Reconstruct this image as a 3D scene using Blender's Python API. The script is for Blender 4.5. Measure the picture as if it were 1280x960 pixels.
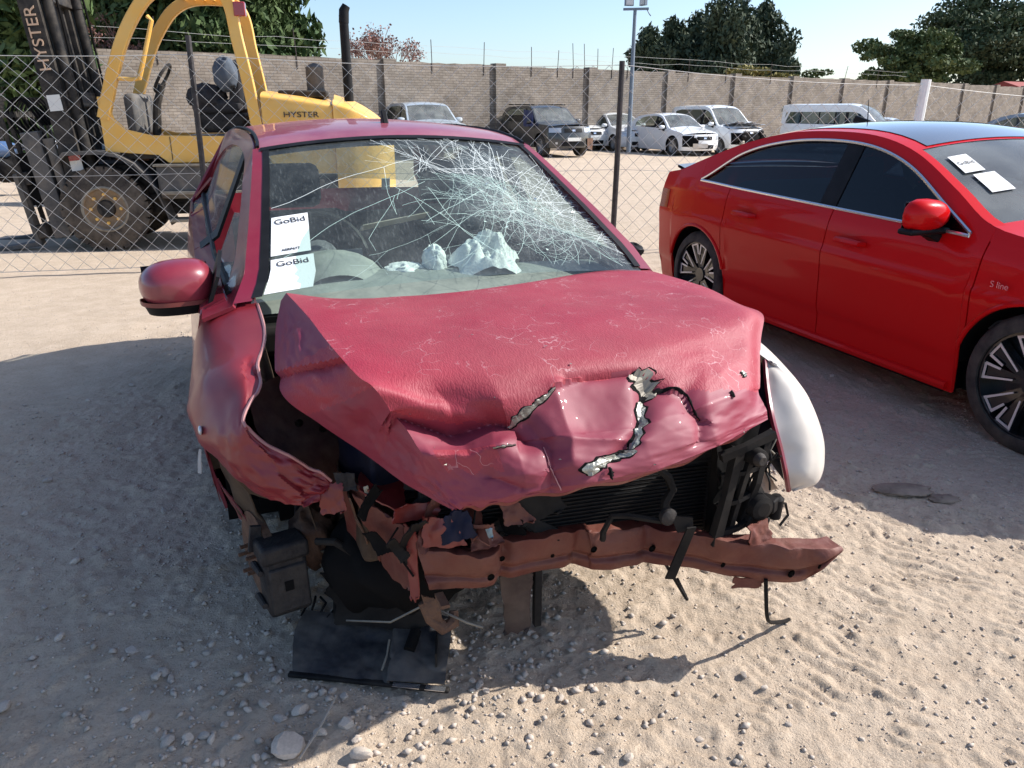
import bpy, bmesh, math, random
import numpy as np
from mathutils import Vector, Matrix
for o in list(bpy.data.objects): bpy.data.objects.remove(o, do_unlink=True)
rad = math.radians
scene = bpy.context.scene
COL = scene.collection
# ------------------------------------------------------------------ camera, sky, sun, exposure
cam_d = bpy.data.cameras.new('camera'); cam_o = bpy.data.objects.new('camera', cam_d); COL.objects.link(cam_o)
cam_d.sensor_width = 36; cam_d.lens = 27; cam_d.clip_start = .05; cam_d.clip_end = 2000
cam_o.location = (0, 0, 1.48); cam_o.rotation_euler = (rad(90 - 19.6), 0, 0)
scene.camera = cam_o
SUN_EL, SUN_AZ = 38.5, 79.0          # azimuth clockwise from +Y
world = bpy.data.worlds.new('World'); scene.world = world; world.use_nodes = True
wn = world.node_tree.nodes; wl = world.node_tree.links
sky = wn.new('ShaderNodeTexSky'); sky.sky_type = 'NISHITA'; sky.sun_disc = False
sky.sun_elevation = rad(SUN_EL); sky.sun_rotation = rad(SUN_AZ)
sky.air_density = 1.0; sky.dust_density = 2.5; sky.ozone_density = 3.0; sky.altitude = 900
wl.new(sky.outputs[0], wn['Background'].inputs[0]); wn['Background'].inputs[1].default_value = .12
sun_d = bpy.data.lights.new('sun', 'SUN'); sun_d.energy = 3.9; sun_d.angle = rad(.55); sun_d.color = (1, .965, .915)
sun_o = bpy.data.objects.new('sun', sun_d); COL.objects.link(sun_o)
sd = Vector((math.cos(rad(SUN_EL)) * math.sin(rad(SUN_AZ)), math.cos(rad(SUN_EL)) * math.cos(rad(SUN_AZ)), math.sin(rad(SUN_EL))))
sun_o.rotation_euler = sd.to_track_quat('Z', 'Y').to_euler(); sun_o.location = sd * 50
vs = scene.view_settings; vs.view_transform = 'Standard'; vs.look = 'None'; vs.exposure = .86; vs.gamma = 1
vs.use_curve_mapping = False
scene.render.engine = 'CYCLES'
scene.cycles.caustics_reflective = False; scene.cycles.max_bounces = 8; scene.cycles.transparent_max_bounces = 24

# ------------------------------------------------------------------ materials
def mat(name, col, rough=.6, metal=0., var=0., vscale=8., col2=None, bump=0., bscale=60., coat=0., spec=.5,
        dust=0., dustcol=(.36, .30, .23), dscale=5., alpha=1., detail=6., stretch=None, rvar=0.):
    m = bpy.data.materials.new(name); m.use_nodes = True
    nt = m.node_tree; n = nt.nodes; l = nt.links; b = n['Principled BSDF']
    b.inputs['Base Color'].default_value = (*col, 1); b.inputs['Roughness'].default_value = rough
    b.inputs['Metallic'].default_value = metal; b.inputs['Coat Weight'].default_value = coat
    b.inputs['Coat Roughness'].default_value = .04; b.inputs['Specular IOR Level'].default_value = spec
    b.inputs['Alpha'].default_value = alpha
    tc = n.new('ShaderNodeTexCoord'); vec = tc.outputs['Object']
    if stretch:
        mp = n.new('ShaderNodeMapping'); mp.inputs['Scale'].default_value = stretch; l.new(vec, mp.inputs[0]); vec = mp.outputs[0]
    out = None
    if var or col2:
        nz = n.new('ShaderNodeTexNoise'); nz.inputs['Scale'].default_value = vscale; nz.inputs['Detail'].default_value = detail
        nz.inputs['Roughness'].default_value = .6
        l.new(vec, nz.inputs['Vector'])
        cr = n.new('ShaderNodeValToRGB'); l.new(nz.outputs['Fac'], cr.inputs[0])
        c2 = col2 or tuple(max(0, c * (1 + var)) for c in col); c1 = col if col2 else tuple(c * (1 - var) for c in col)
        cr.color_ramp.elements[0].position = .36; cr.color_ramp.elements[1].position = .64
        cr.color_ramp.elements[0].color = (*c1, 1); cr.color_ramp.elements[1].color = (*c2, 1)
        out = cr.outputs[0]; l.new(out, b.inputs['Base Color'])
        if rvar:
            mr = n.new('ShaderNodeMapRange'); mr.inputs['To Min'].default_value = max(0, rough - rvar); mr.inputs['To Max'].default_value = min(1, rough + rvar)
            mr.inputs['From Min'].default_value = .3; mr.inputs['From Max'].default_value = .7
            l.new(nz.outputs['Fac'], mr.inputs[0]); l.new(mr.outputs[0], b.inputs['Roughness'])
    if dust:
        dz = n.new('ShaderNodeTexNoise'); dz.inputs['Scale'].default_value = dscale; dz.inputs['Detail'].default_value = 9; dz.inputs['Roughness'].default_value = .68
        l.new(tc.outputs['Object'], dz.inputs['Vector'])
        dr = n.new('ShaderNodeMapRange'); dr.inputs['From Min'].default_value = .38; dr.inputs['From Max'].default_value = .72
        dr.inputs['To Max'].default_value = dust; l.new(dz.outputs['Fac'], dr.inputs[0])
        mx = n.new('ShaderNodeMix'); mx.data_type = 'RGBA'; l.new(dr.outputs[0], mx.inputs[0])
        mx.inputs[6].default_value = (*col, 1); mx.inputs[7].default_value = (*dustcol, 1)
        if out: l.new(out, mx.inputs[6])
        l.new(mx.outputs[2], b.inputs['Base Color'])
        if not rvar:
            ra = n.new('ShaderNodeMapRange'); ra.inputs['To Min'].default_value = rough; ra.inputs['To Max'].default_value = min(1, rough + .5)
            l.new(dr.outputs[0], ra.inputs[0]); l.new(ra.outputs[0], b.inputs['Roughness'])
    if bump:
        bz = n.new('ShaderNodeTexNoise'); bz.inputs['Scale'].default_value = bscale; bz.inputs['Detail'].default_value = 5
        l.new(vec, bz.inputs['Vector'])
        bp = n.new('ShaderNodeBump'); bp.inputs['Strength'].default_value = bump; bp.inputs['Distance'].default_value = .01
        l.new(bz.outputs['Fac'], bp.inputs['Height']); l.new(bp.outputs[0], b.inputs['Normal'])
    m['b'] = 1
    return m

def thin_fresnel(n, l):
    # a pane is thin: the same reflectance from both faces
    g = n.new('ShaderNodeNewGeometry'); mr = n.new('ShaderNodeMapRange'); l.new(g.outputs['Backfacing'], mr.inputs[0]); mr.inputs[3].default_value = 1.5; mr.inputs[4].default_value = 1 / 1.5
    fr = n.new('ShaderNodeFresnel'); l.new(mr.outputs[0], fr.inputs[0]); return fr
def glass_mat(name, tint=(.55, .62, .62), through=.6, rough=.03, dust=.0, dustcol=(.55, .55, .5), dscale=3.):
    """window pane: see-through share + mirror-like coat + dust film"""
    m = bpy.data.materials.new(name); m.use_nodes = True
    nt = m.node_tree; n = nt.nodes; l = nt.links; n.remove(n['Principled BSDF']); out = n['Material Output']
    tr = n.new('ShaderNodeBsdfTransparent'); tr.inputs[0].default_value = tuple(t * through for t in tint) + (1,)
    gl = n.new('ShaderNodeBsdfGlossy'); gl.inputs['Roughness'].default_value = rough
    fr = thin_fresnel(n, l)
    mx = n.new('ShaderNodeMixShader'); l.new(fr.outputs[0], mx.inputs[0]); l.new(tr.outputs[0], mx.inputs[1]); l.new(gl.outputs[0], mx.inputs[2])
    last = mx.outputs[0]
    if dust:
        tc = n.new('ShaderNodeTexCoord'); nz = n.new('ShaderNodeTexNoise'); nz.inputs['Scale'].default_value = dscale; nz.inputs['Detail'].default_value = 8
        l.new(tc.outputs['Object'], nz.inputs['Vector'])
        mr = n.new('ShaderNodeMapRange'); mr.inputs['From Min'].default_value = .3; mr.inputs['From Max'].default_value = .75
        mr.inputs['To Min'].default_value = dust * .35; mr.inputs['To Max'].default_value = dust; l.new(nz.outputs['Fac'], mr.inputs[0])
        df = n.new('ShaderNodeBsdfDiffuse'); df.inputs[0].default_value = (*dustcol, 1)
        m2 = n.new('ShaderNodeMixShader'); l.new(mr.outputs[0], m2.inputs[0]); l.new(last, m2.inputs[1]); l.new(df.outputs[0], m2.inputs[2]); last = m2.outputs[0]
    l.new(last, out.inputs[0])
    return m

# ------------------------------------------------------------------ mesh helpers
def smooth_angle(me, ang=35):
    me.polygons.foreach_set('use_smooth', [True] * len(me.polygons))
    try: me.set_sharp_from_angle(angle=rad(ang))
    except Exception: pass

def mk(name, v, f, m, parent=None, smooth=True, ang=35, solid=0., bevel=0., sub=0, offs=-1.):
    me = bpy.data.meshes.new(name); me.from_pydata([tuple(map(float, p)) for p in v], [], [tuple(int(i) for i in q) for q in f]); me.update()
    if m: me.materials.append(m)
    if smooth: smooth_angle(me, ang)
    o = bpy.data.objects.new(name, me); COL.objects.link(o)
    if parent: o.parent = parent
    if sub:
        s = o.modifiers.new('sub', 'SUBSURF'); s.levels = sub; s.render_levels = sub
    if solid:
        s = o.modifiers.new('solid', 'SOLIDIFY'); s.thickness = solid; s.offset = offs
        e = o.modifiers.new('split', 'EDGE_SPLIT'); e.split_angle = rad(42); e.use_edge_sharp = True
    if bevel:
        s = o.modifiers.new('bevel', 'BEVEL'); s.width = bevel; s.segments = 2; s.limit_method = 'ANGLE'; s.angle_limit = rad(40)
        s.harden_normals = False
    return o

def empty(name, loc=(0, 0, 0), rz=0., label=None, cat=None, group=None):
    o = bpy.data.objects.new(name, None); COL.objects.link(o); o.location = loc; o.rotation_euler = (0, 0, rz)
    o.empty_display_size = .2
    return tag(o, label, cat, group)

def tag(o, label=None, cat=None, group=None, kind=None):
    if label: o['label'] = label
    if cat: o['category'] = cat
    if group: o['group'] = group
    if kind: o['kind'] = kind
    return o

class MB:
    """collects shapes for one mesh"""
    def __init__(s): s.v = []; s.f = []
    def add(s, v, f):
        k = len(s.v); s.v += [tuple(p) for p in v]; s.f += [tuple(i + k for i in q) for q in f]; return s
    def box(s, lo, hi, rot=None, at=None):
        v = [(x, y, z) for x in (lo[0], hi[0]) for y in (lo[1], hi[1]) for z in (lo[2], hi[2])]
        if rot is not None:
            R = Matrix.Rotation(rot[1], 3, rot[0]); c = Vector(at or [(a + b) / 2 for a, b in zip(lo, hi)])
            v = [tuple(R @ (Vector(p) - c) + c) for p in v]
        return s.add(v, [(0, 1, 3, 2), (4, 6, 7, 5), (0, 4, 5, 1), (2, 3, 7, 6), (0, 2, 6, 4), (1, 5, 7, 3)])
    def tube(s, pts, r, n=8, cap=True, closed=False):
        pts = [Vector(p) for p in pts]; N = len(pts); rs = r if isinstance(r, (list, tuple)) else [r] * N
        rings = []; prev = None
        for i, p in enumerate(pts):
            if closed: d = pts[(i + 1) % N] - pts[i - 1]
            else: d = pts[min(i + 1, N - 1)] - pts[max(i - 1, 0)]
            d = d.normalized() if d.length > 1e-9 else Vector((0, 0, 1))
            if prev is None: a = d.orthogonal().normalized()
            else:
                a = prev - d * prev.dot(d); a = a.normalized() if a.length > 1e-6 else d.orthogonal().normalized()
            prev = a; b = d.cross(a)
            rings.append([p + (a * math.cos(t) + b * math.sin(t)) * rs[i] for t in [2 * math.pi * k / n for k in range(n)]])
        v = [q for R in rings for q in R]; f = []
        for i in range(N if closed else N - 1):
            j = (i + 1) % N
            for k in range(n): f.append((i * n + k, i * n + (k + 1) % n, j * n + (k + 1) % n, j * n + k))
        if cap and not closed:
            f.append(tuple(reversed(range(n)))); f.append(tuple((N - 1) * n + k for k in range(n)))
        return s.add(v, f)
    def lathe(s, prof, n=32, axis='x', c=(0, 0, 0), close=False, cap=True):
        """prof: list of (a, r): a along axis"""
        v = []; f = []; P = len(prof)
        for a, r in prof:
            for k in range(n):
                t = 2 * math.pi * k / n; q = (a, r * math.cos(t), r * math.sin(t))
                if axis == 'z': q = (r * math.cos(t), r * math.sin(t), a)
                if axis == 'y': q = (r * math.cos(t), a, r * math.sin(t))
                v.append((q[0] + c[0], q[1] + c[1], q[2] + c[2]))
        for i in range(P - 1 + (1 if close else 0)):
            j = (i + 1) % P
            for k in range(n): f.append((i * n + k, i * n + (k + 1) % n, j * n + (k + 1) % n, j * n + k))
        if not close and cap:
            if prof[0][1] > 1e-4: f.append(tuple(range(n)))
            if prof[-1][1] > 1e-4: f.append(tuple((P - 1) * n + k for k in reversed(range(n))))
        return s.add(v, f)
    def grid(s, G, closeu=False):
        R = len(G); Cn = len(G[0]); v = [p for r in G for p in r]; f = []
        for i in range(R - 1):
            for j in range(Cn - (0 if closeu else 1)):
                k = (j + 1) % Cn
                f.append((i * Cn + j, i * Cn + k, (i + 1) * Cn + k, (i + 1) * Cn + j))
        return s.add(v, f)
    def prism(s, poly, d0, d1, plane='yz'):
        """extrude a 2D polygon between two depths; plane names the polygon's axes"""
        n = len(poly); v = []
        for d in (d0, d1):
            for a, b in poly:
                v.append({'yz': (d, a, b), 'xz': (a, d, b), 'xy': (a, b, d)}[plane])
        f = [tuple(range(n)), tuple(reversed(range(n, 2 * n)))] + [(i, i + n, (i + 1) % n + n, (i + 1) % n) for i in range(n)]
        return s.add(v, f)
    def build(s, name, m, parent=None, **k):
        o = mk(name, s.v, s.f, m, parent, **k)
        bm = bmesh.new(); bm.from_mesh(o.data); bmesh.ops.recalc_face_normals(bm, faces=bm.faces); bm.to_mesh(o.data); bm.free()
        return o

def copy_tree(o, parent=None):
    c = o.copy(); COL.objects.link(c); c.parent = parent
    for ch in list(o.children): copy_tree(ch, c)
    return c

def text(name, s, size, m, parent, loc, rot, ext=.0015, sx=1., align='CENTER', bold=0.):
    cu = bpy.data.curves.new(name, 'FONT'); cu.body = s; cu.size = size; cu.extrude = ext; cu.align_x = align; cu.align_y = 'CENTER'; cu.offset = bold
    t = bpy.data.objects.new(name, cu); COL.objects.link(t)
    bpy.context.view_layer.update()
    me = bpy.data.meshes.new_from_object(t.evaluated_get(bpy.context.evaluated_depsgraph_get()))
    bpy.data.objects.remove(t, do_unlink=True)
    o = bpy.data.objects.new(name, me); COL.objects.link(o); me.materials.clear(); me.materials.append(m)
    o.parent = parent; o.location = loc; o.rotation_euler = rot; o.scale = (sx, 1, 1)
    return o

def interp(tab, x):
    """monotone-ish smooth table lookup"""
    if x <= tab[0][0]: return tab[0][1]
    if x >= tab[-1][0]: return tab[-1][1]
    for i in range(len(tab) - 1):
        if x <= tab[i + 1][0]:
            x0, y0 = tab[i]; x1, y1 = tab[i + 1]; h = x1 - x0; t = (x - x0) / h
            d = (y1 - y0) / h
            m0 = d if i == 0 else ((y1 - tab[i - 1][1]) / (x1 - tab[i - 1][0]))
            m1 = d if i + 2 >= len(tab) else ((tab[i + 2][1] - y0) / (tab[i + 2][0] - x0))
            dp = (y0 - tab[i - 1][1]) / (x0 - tab[i - 1][0]) if i else d
            dn = (tab[i + 2][1] - y1) / (tab[i + 2][0] - x1) if i + 2 < len(tab) else d
            if dp * d <= 0: m0 = 0 if i else m0
            if dn * d <= 0: m1 = 0 if i + 2 < len(tab) else m1
            lim = 3 * abs(d); m0 = max(-lim, min(lim, m0)); m1 = max(-lim, min(lim, m1))
            return (2*t**3 - 3*t*t + 1) * y0 + (t**3 - 2*t*t + t) * h * m0 + (3*t*t - 2*t**3) * y1 + (t**3 - t*t) * h * m1
def lin(a, b, n): return [a + (b - a) * i / (n - 1) for i in range(n)]

# vectorised value noise
_rs = np.random.RandomState(7); _tab = _rs.rand(256, 256)
def vnoise(x, y):
    xi = np.floor(x).astype(int); yi = np.floor(y).astype(int); fx = x - xi; fy = y - yi
    fx = fx * fx * (3 - 2 * fx); fy = fy * fy * (3 - 2 * fy)
    g = lambda i, j: _tab[i & 255, j & 255]
    return (g(xi, yi) * (1 - fx) + g(xi + 1, yi) * fx) * (1 - fy) + (g(xi, yi + 1) * (1 - fx) + g(xi + 1, yi + 1) * fx) * fy
def fbm(x, y, o=4):
    s = 0; a = .5; 
    for i in range(o):
        s = s + a * (vnoise(x + 17.3 * i, y - 9.1 * i) - .5) * 2; x = x * 2.03; y = y * 2.03; a *= .5
    return s
# ------------------------------------------------------------------ ground
def smoothstep(a, b, x):
    t = np.clip((x - a) / (b - a), 0, 1); return t * t * (3 - 2 * t)
def ground_h(x, y):
    x = np.asarray(x, float); y = np.asarray(y, float)
    near = 1 - smoothstep(7, 16, np.abs(y)) 
    h = fbm(x * .35, y * .35, 3) * .035 + fbm(x * 1.7 + 4, y * 1.7, 3) * .016
    fine = fbm(x * 9, y * 9, 4) * .008 + fbm(x * 30 + 3, y * 30, 2) * .0075 * smoothstep(-.35, .35, fbm(x * 1.1 + 8, y * 1.1, 2) + .1)
    # trampled sand: broken ridges across an old tyre path, right front
    c, s = math.cos(rad(-38)), math.sin(rad(-38)); a = x * c + y * s; b = -x * s + y * c
    w = fbm(x * 2.2, y * 2.2, 3) * .9
    ridg = np.abs(np.sin((b * 62 + w * 7 + fbm(a * 5, b * 5, 3) * 5.5)))
    brk = smoothstep(.0, .35, fbm(a * 13 + 7, b * 6, 3) + .12)
    reg = smoothstep(.3, 1.1, x + (2.2 - y) * .35) * (1 - smoothstep(2.6, 4.0, y)) * (1 - smoothstep(2.6, 3.6, x))
    h2 = (ridg - .5) * brk * reg * .012 * (1 - .5 * smoothstep(.1, .5, fbm(x * 1.3, y * 1.3, 2)))
    # old tyre rut running up the left side
    d = (x + 1.75) * .93 - (y - 2.4) * .34
    rut = np.exp(-(d / .16) ** 2); lug = np.sin((x * .34 + y * .93) * 2 * math.pi / .085 + np.sign(d) * .8)
    h3 = -rut * .012 + rut * lug * .0045 * smoothstep(-.1, .3, fbm(x * 1.1, y * 1.1, 2) + .1)
    crumb = (fbm(x * 52 + 1, y * 52, 3) * .0055 + np.maximum(0, fbm(x * 21 + 5, y * 21, 2) - .12) * .020) * (1 - smoothstep(4, 7, y))
    foot = -.010 * smoothstep(.30, .5, fbm(x * 3.1 + 40, y * 3.1, 2)) * (1 - smoothstep(4, 6, y))
    return (h + fine + crumb + foot + h2 + h3) * near - .004 - .018 * x * smoothstep(12, 25, y) * (np.abs(x) < 60)
def axis(lo, hi, step, far_lo, far_hi, g=1.16):
    a = list(np.arange(lo, hi, step)); s = step; x = a[-1]
    while x < far_hi: s *= g; x += s; a.append(x)
    s = step; x = lo; b = []
    while x > far_lo: s *= g; x -= s; b.append(x)
    return np.array(b[::-1] + a)
gx = axis(-2.3, 2.3, .0078, -320, 320, 1.13); gy = axis(1.05, 4.0, .0078, -40, 600, 1.11)
X, Y = np.meshgrid(gx, gy); Z = ground_h(X, Y)
nv = X.size; me = bpy.data.meshes.new('ground')
nx, ny = len(gx), len(gy)
me.vertices.add(nv); me.vertices.foreach_set('co', np.stack([X, Y, Z], -1).ravel().astype(np.float32))
ii = (np.arange(ny - 1)[:, None] * nx + np.arange(nx - 1)[None]).ravel()
q = np.stack([ii, ii + 1, ii + nx + 1, ii + nx], -1).ravel().astype(np.int32)
nf = len(ii); me.loops.add(nf * 4); me.loops.foreach_set('vertex_index', q)
me.polygons.add(nf); me.polygons.foreach_set('loop_start', np.arange(nf, dtype=np.int32) * 4)
me.polygons.foreach_set('use_smooth', np.ones(nf, bool)); me.update(calc_edges=True)
ground = bpy.data.objects.new('ground', me); COL.objects.link(ground); tag(ground, 'dry sandy dirt lot scattered with grit and tyre marks', None, None, 'structure')
def dirt_mat():
    m = bpy.data.materials.new('dirt'); m.use_nodes = True; n = m.node_tree.nodes; l = m.node_tree.links; b = n['Principled BSDF']
    b.inputs['Roughness'].default_value = .95; b.inputs['Specular IOR Level'].default_value = .15
    tc = n.new('ShaderNodeTexCoord')
    def nz(sc, det=6, ro=.6):
        t = n.new('ShaderNodeTexNoise'); t.inputs['Scale'].default_value = sc; t.inputs['Detail'].default_value = det; t.inputs['Roughness'].default_value = ro
        l.new(tc.outputs['Object'], t.inputs['Vector']); return t.outputs['Fac']
    def mix(f, a, c, blend='MIX'):
        x = n.new('ShaderNodeMix'); x.data_type = 'RGBA'; x.blend_type = blend
        if isinstance(f, float): x.inputs[0].default_value = f
        else: l.new(f, x.inputs[0])
        for k, s in ((6, a), (7, c)):
            if isinstance(s, tuple): x.inputs[k].default_value = (*s, 1)
            else: l.new(s, x.inputs[k])
        return x.outputs[2]
    def rng(f, lo, hi, a=0., c=1.):
        r = n.new('ShaderNodeMapRange'); l.new(f, r.inputs[0]); r.inputs[1].default_value = lo; r.inputs[2].default_value = hi; r.inputs[3].default_value = a; r.inputs[4].default_value = c; return r.outputs[0]
    c1 = mix(rng(nz(.55, 5), .35, .65), (.545, .432, .322), (.48, .378, .278))
    c2 = mix(rng(nz(6, 7, .65), .4, .7), c1, (.605, .488, .37))
    c3 = mix(rng(nz(70, 5, .75), .52, .68, 0., .5), c2, (.27, .195, .14))
    v = n.new('ShaderNodeTexVoronoi'); v.inputs['Scale'].default_value = 90; l.new(tc.outputs['Object'], v.inputs['Vector'])
    peb = rng(v.outputs['Distance'], .12, .2, 1., 0.)
    sel = rng(nz(3.5, 3), .5, .6, 0., .7)
    mm = n.new('ShaderNodeMath'); mm.operation = 'MULTIPLY'; l.new(peb, mm.inputs[0]); l.new(sel, mm.inputs[1])
    c4 = mix(mm.outputs[0], c3, (.36, .29, .235))
    l.new(c4, b.inputs['Base Color'])
    bp = n.new('ShaderNodeBump'); bp.inputs['Strength'].default_value = .9; bp.inputs['Distance'].default_value = .010
    ad = n.new('ShaderNodeMath'); ad.operation = 'ADD'; l.new(nz(130, 6, .7), ad.inputs[0]); l.new(mm.outputs[0], ad.inputs[1])
    l.new(ad.outputs[0], bp.inputs['Height']); l.new(bp.outputs[0], b.inputs['Normal'])
    return m
M = {}
M['dirt'] = dirt_mat(); me.materials.append(M['dirt'])

# ------------------------------------------------------------------ boundary wall
def brick_mat():
    m = bpy.data.materials.new('grey_brick'); m.use_nodes = True; n = m.node_tree.nodes; l = m.node_tree.links; b = n['Principled BSDF']
    b.inputs['Roughness'].default_value = .92; b.inputs['Specular IOR Level'].default_value = .2
    tc = n.new('ShaderNodeTexCoord'); sp = n.new('ShaderNodeSeparateXYZ'); l.new(tc.outputs['Object'], sp.inputs[0])
    cb = n.new('ShaderNodeCombineXYZ'); l.new(sp.outputs[0], cb.inputs[0]); l.new(sp.outputs[2], cb.inputs[1])
    br = n.new('ShaderNodeTexBrick'); br.inputs['Scale'].default_value = 1; br.inputs['Brick Width'].default_value = .23; br.inputs['Row Height'].default_value = .085
    br.inputs['Mortar Size'].default_value = .008; br.inputs['Mortar Smooth'].default_value = .3
    br.inputs['Color1'].default_value = (.31, .268, .225, 1); br.inputs['Color2'].default_value = (.235, .20, .167, 1); br.inputs['Mortar'].default_value = (.19, .16, .135, 1)
    l.new(cb.outputs[0], br.inputs['Vector'])
    nz = n.new('ShaderNodeTexNoise'); nz.inputs['Scale'].default_value = 1.3; nz.inputs['Detail'].default_value = 8; nz.inputs['Roughness'].default_value = .7; l.new(tc.outputs['Object'], nz.inputs['Vector'])
    mr = n.new('ShaderNodeMapRange'); l.new(nz.outputs['Fac'], mr.inputs[0]); mr.inputs[1].default_value = .3; mr.inputs[2].default_value = .7; mr.inputs[3].default_value = .60; mr.inputs[4].default_value = 1.2
    mx = n.new('ShaderNodeMix'); mx.data_type = 'RGBA'; mx.blend_type = 'MULTIPLY'; mx.inputs[0].default_value = 1
    l.new(br.outputs['Color'], mx.inputs[6]); l.new(mr.outputs[0], mx.inputs[7]); l.new(mx.outputs[2], b.inputs['Base Color'])
    bp = n.new('ShaderNodeBump'); bp.inputs['Strength'].default_value = .8; bp.inputs['Distance'].default_value = .02; bp.invert = True
    l.new(br.outputs['Fac'], bp.inputs['Height']); l.new(bp.outputs[0], b.inputs['Normal'])
    return m
M['brick'] = brick_mat(); M['coping'] = mat('mortar_cap', (.30, .25, .20), .9, var=.25, vscale=3)
M['rust_steel'] = mat('rusty_steel', (.06, .045, .04), .7, .3, var=.4, vscale=12)
M['wire'] = mat('galvanised_wire', (.46, .46, .44), .5, .35)
W0 = Vector((-11.8, 22.2, 0)); WA = math.atan2(.6, .8); WH = 3.05
wall = empty('boundary_wall', W0, WA, 'tall grey-brown brick wall with piers around the lot', 'wall')
rnd = random.Random(3)
piers = [.3 + 4.6 * i for i in range(-3, 17)]
for i in range(len(piers) - 1):
    a, c = piers[i] + .23, piers[i + 1] - .23; hh = WH + rnd.uniform(-.03, .03)
    b = MB(); G = []
    top = [(a + (c - a) * k / 12, hh + rnd.uniform(-.02, .02)) for k in range(13)]
    b.prism([(a, -.1)] + [(c, -.1)] + top[::-1], -.09, .09, 'xz'); b.build('wall_panel', M['brick'], wall, smooth=False)
for p in piers:
    MB().box((p - .228, -.2, -.1), (p + .228, .16, WH + .06)).build('pier', M['brick'], wall, smooth=False)
stk = [6.3, 7.9, 11.2, 13.4, 15.6, 16.9, 17.7, 18.3, 19.0, 19.8, 20.7, 24.5, 27.1, 30.5, 37, 40.3, 2.2, -1.4]
for s in stk:
    t = rnd.uniform(-.14, .14); hh = rnd.uniform(.6, .95)
    b = MB().tube([(s, -.1, WH - .35), (s, -.1, WH + .05), (s + t * hh, -.1 + rnd.uniform(-.05, .05), WH + hh)], .014, 6)
    b.build('stake', M['rust_steel'], wall)
for hz in (.3, .52):
    b = MB(); pts = [(s, -.1 + rnd.uniform(-.02, .02), WH + hz + rnd.uniform(-.05, .05)) for s in np.arange(-6, 44, 1.3)]
    b.tube(pts, .006, 4); b.build('fence_wire', M['wire'], wall)

# ------------------------------------------------------------------ light pole
M['pole_blue'] = mat('grey_blue_paint', (.16, .20, .25), .5, .2); M['lamp_glass'] = mat('lamp_lens', (.55, .57, .58), .2)
lp = empty('floodlight_pole', (4.38, 30.2, 0), rad(-10), 'tall grey steel pole with two floodlights before the brick wall', 'light pole')
MB().lathe([(0, .085), (2.6, .075), (4.85, .06)], 12, 'z').build('pole', M['pole_blue'], lp)
MB().box((-.42, -.04, 4.84), (.48, .04, 4.92)).build('crossarm', M['pole_blue'], lp)
for x, t in ((-.22, .35), (.28, -.9)):
    b = MB().box((x - .16, -.10, 4.98), (x + .16, .02, 5.22), ((0, 0, 1), t)); fl = b.build('floodlight', M['pole_blue'], lp, bevel=.01)
    MB().box((x - .13, -.112, 5.01), (x + .13, -.103, 5.19), ((0, 0, 1), t), (x, -.04, 5.10)).build('lens', M['lamp_glass'], fl)
MB().tube([(.42, 0, 4.86), (.5, -.05, 4.72), (.56, -.1, 4.64)], .02, 6).build('bracket', M['pole_blue'], lp)

# ------------------------------------------------------------------ chain-link fence
M['post_dark'] = mat('dark_post_paint', (.035, .03, .03), .6, .2, var=.4, vscale=20); M['post_white'] = mat('white_post_paint', (.75, .76, .74), .5, .0, var=.08, vscale=6)
M['mesh_wire'] = mat('chain_link_wire', (.55, .54, .51), .5, .3)
fence = empty('chain_link_fence', (0, 8.155, 0), math.atan(.194), 'sagging chain-link fence on thin dark posts behind the cars', 'fence')
FH = lambda x: 1.98 - .012 * (x + 3) if x < 1.2 else 1.93 - .05 * (x - 1.2)      # top height along the fence
posts = [(-6.6, .02, 2.1, .024, 'post_dark'), (-2.98, -.03, 2.12, .026, 'post_dark'), (1.13, -.012, 1.95, .03, 'post_dark'), (4.62, -.05, 1.80, .055, 'post_white'), (8.4, .02, 1.8, .03, 'post_dark')]
for x, lean, h, r, mm in posts:
    b = MB().tube([(x + lean * 2, .0, -.1), (x + lean * .6, 0, h * .5), (x, 0, h)], [r, r, r * .95], 10)
    b.build('post', M[mm], fence)
def sag(x):
    for i in range(len(posts) - 1):
        a, c = posts[i][0], posts[i + 1][0]
        if a <= x <= c: t = (x - a) / (c - a); return 4 * t * (1 - t)
    return 0
b = MB(); DW, DH = .165, .165
k0, k1 = int(-6.6 / DW), int(8.4 / DW)
rows = 24
def fpt(x, j):
    top = FH(x) - .05 * sag(x) - .02; z = .03 + (top - .03) * j / rows
    return (x + .02 * math.sin(z * 3 + x), .012 * math.sin(x * 2.1 + z * 2) + .02 * math.sin(x * .7), z)
for k in range(k0, k1):
    pts = []
    for j in range(rows + 1):
        x = k * DW + (DW * .5 if (j % 2) else -DW * .0) ; pts.append(fpt(x, j))
    b.tube([(p[0], p[1] + .003 * (1 if j % 2 else -1), p[2]) for j, p in enumerate(pts)], .0030, 4, False)
    pts = []
    for j in range(rows + 1):
        x = k * DW + (DW * .5 if (j % 2) else DW); pts.append(fpt(x, j))
    b.tube([(p[0], p[1] - .003 * (1 if j % 2 else -1), p[2]) for j, p in enumerate(pts)], .0030, 4, False)
cl = b.build('chain_link_mesh', M['mesh_wire'], fence); cl['kind'] = 'stuff'
for j, rr in ((rows, .0032), (11, .0022), (0, .003)):
    b = MB().tube([(fpt(x, j)[0], .006, fpt(x, j)[2] + .004) for x in np.arange(-6.6, 8.41, .25)], rr, 5, False); b.build('strand_wire', M['mesh_wire'], fence)

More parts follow.
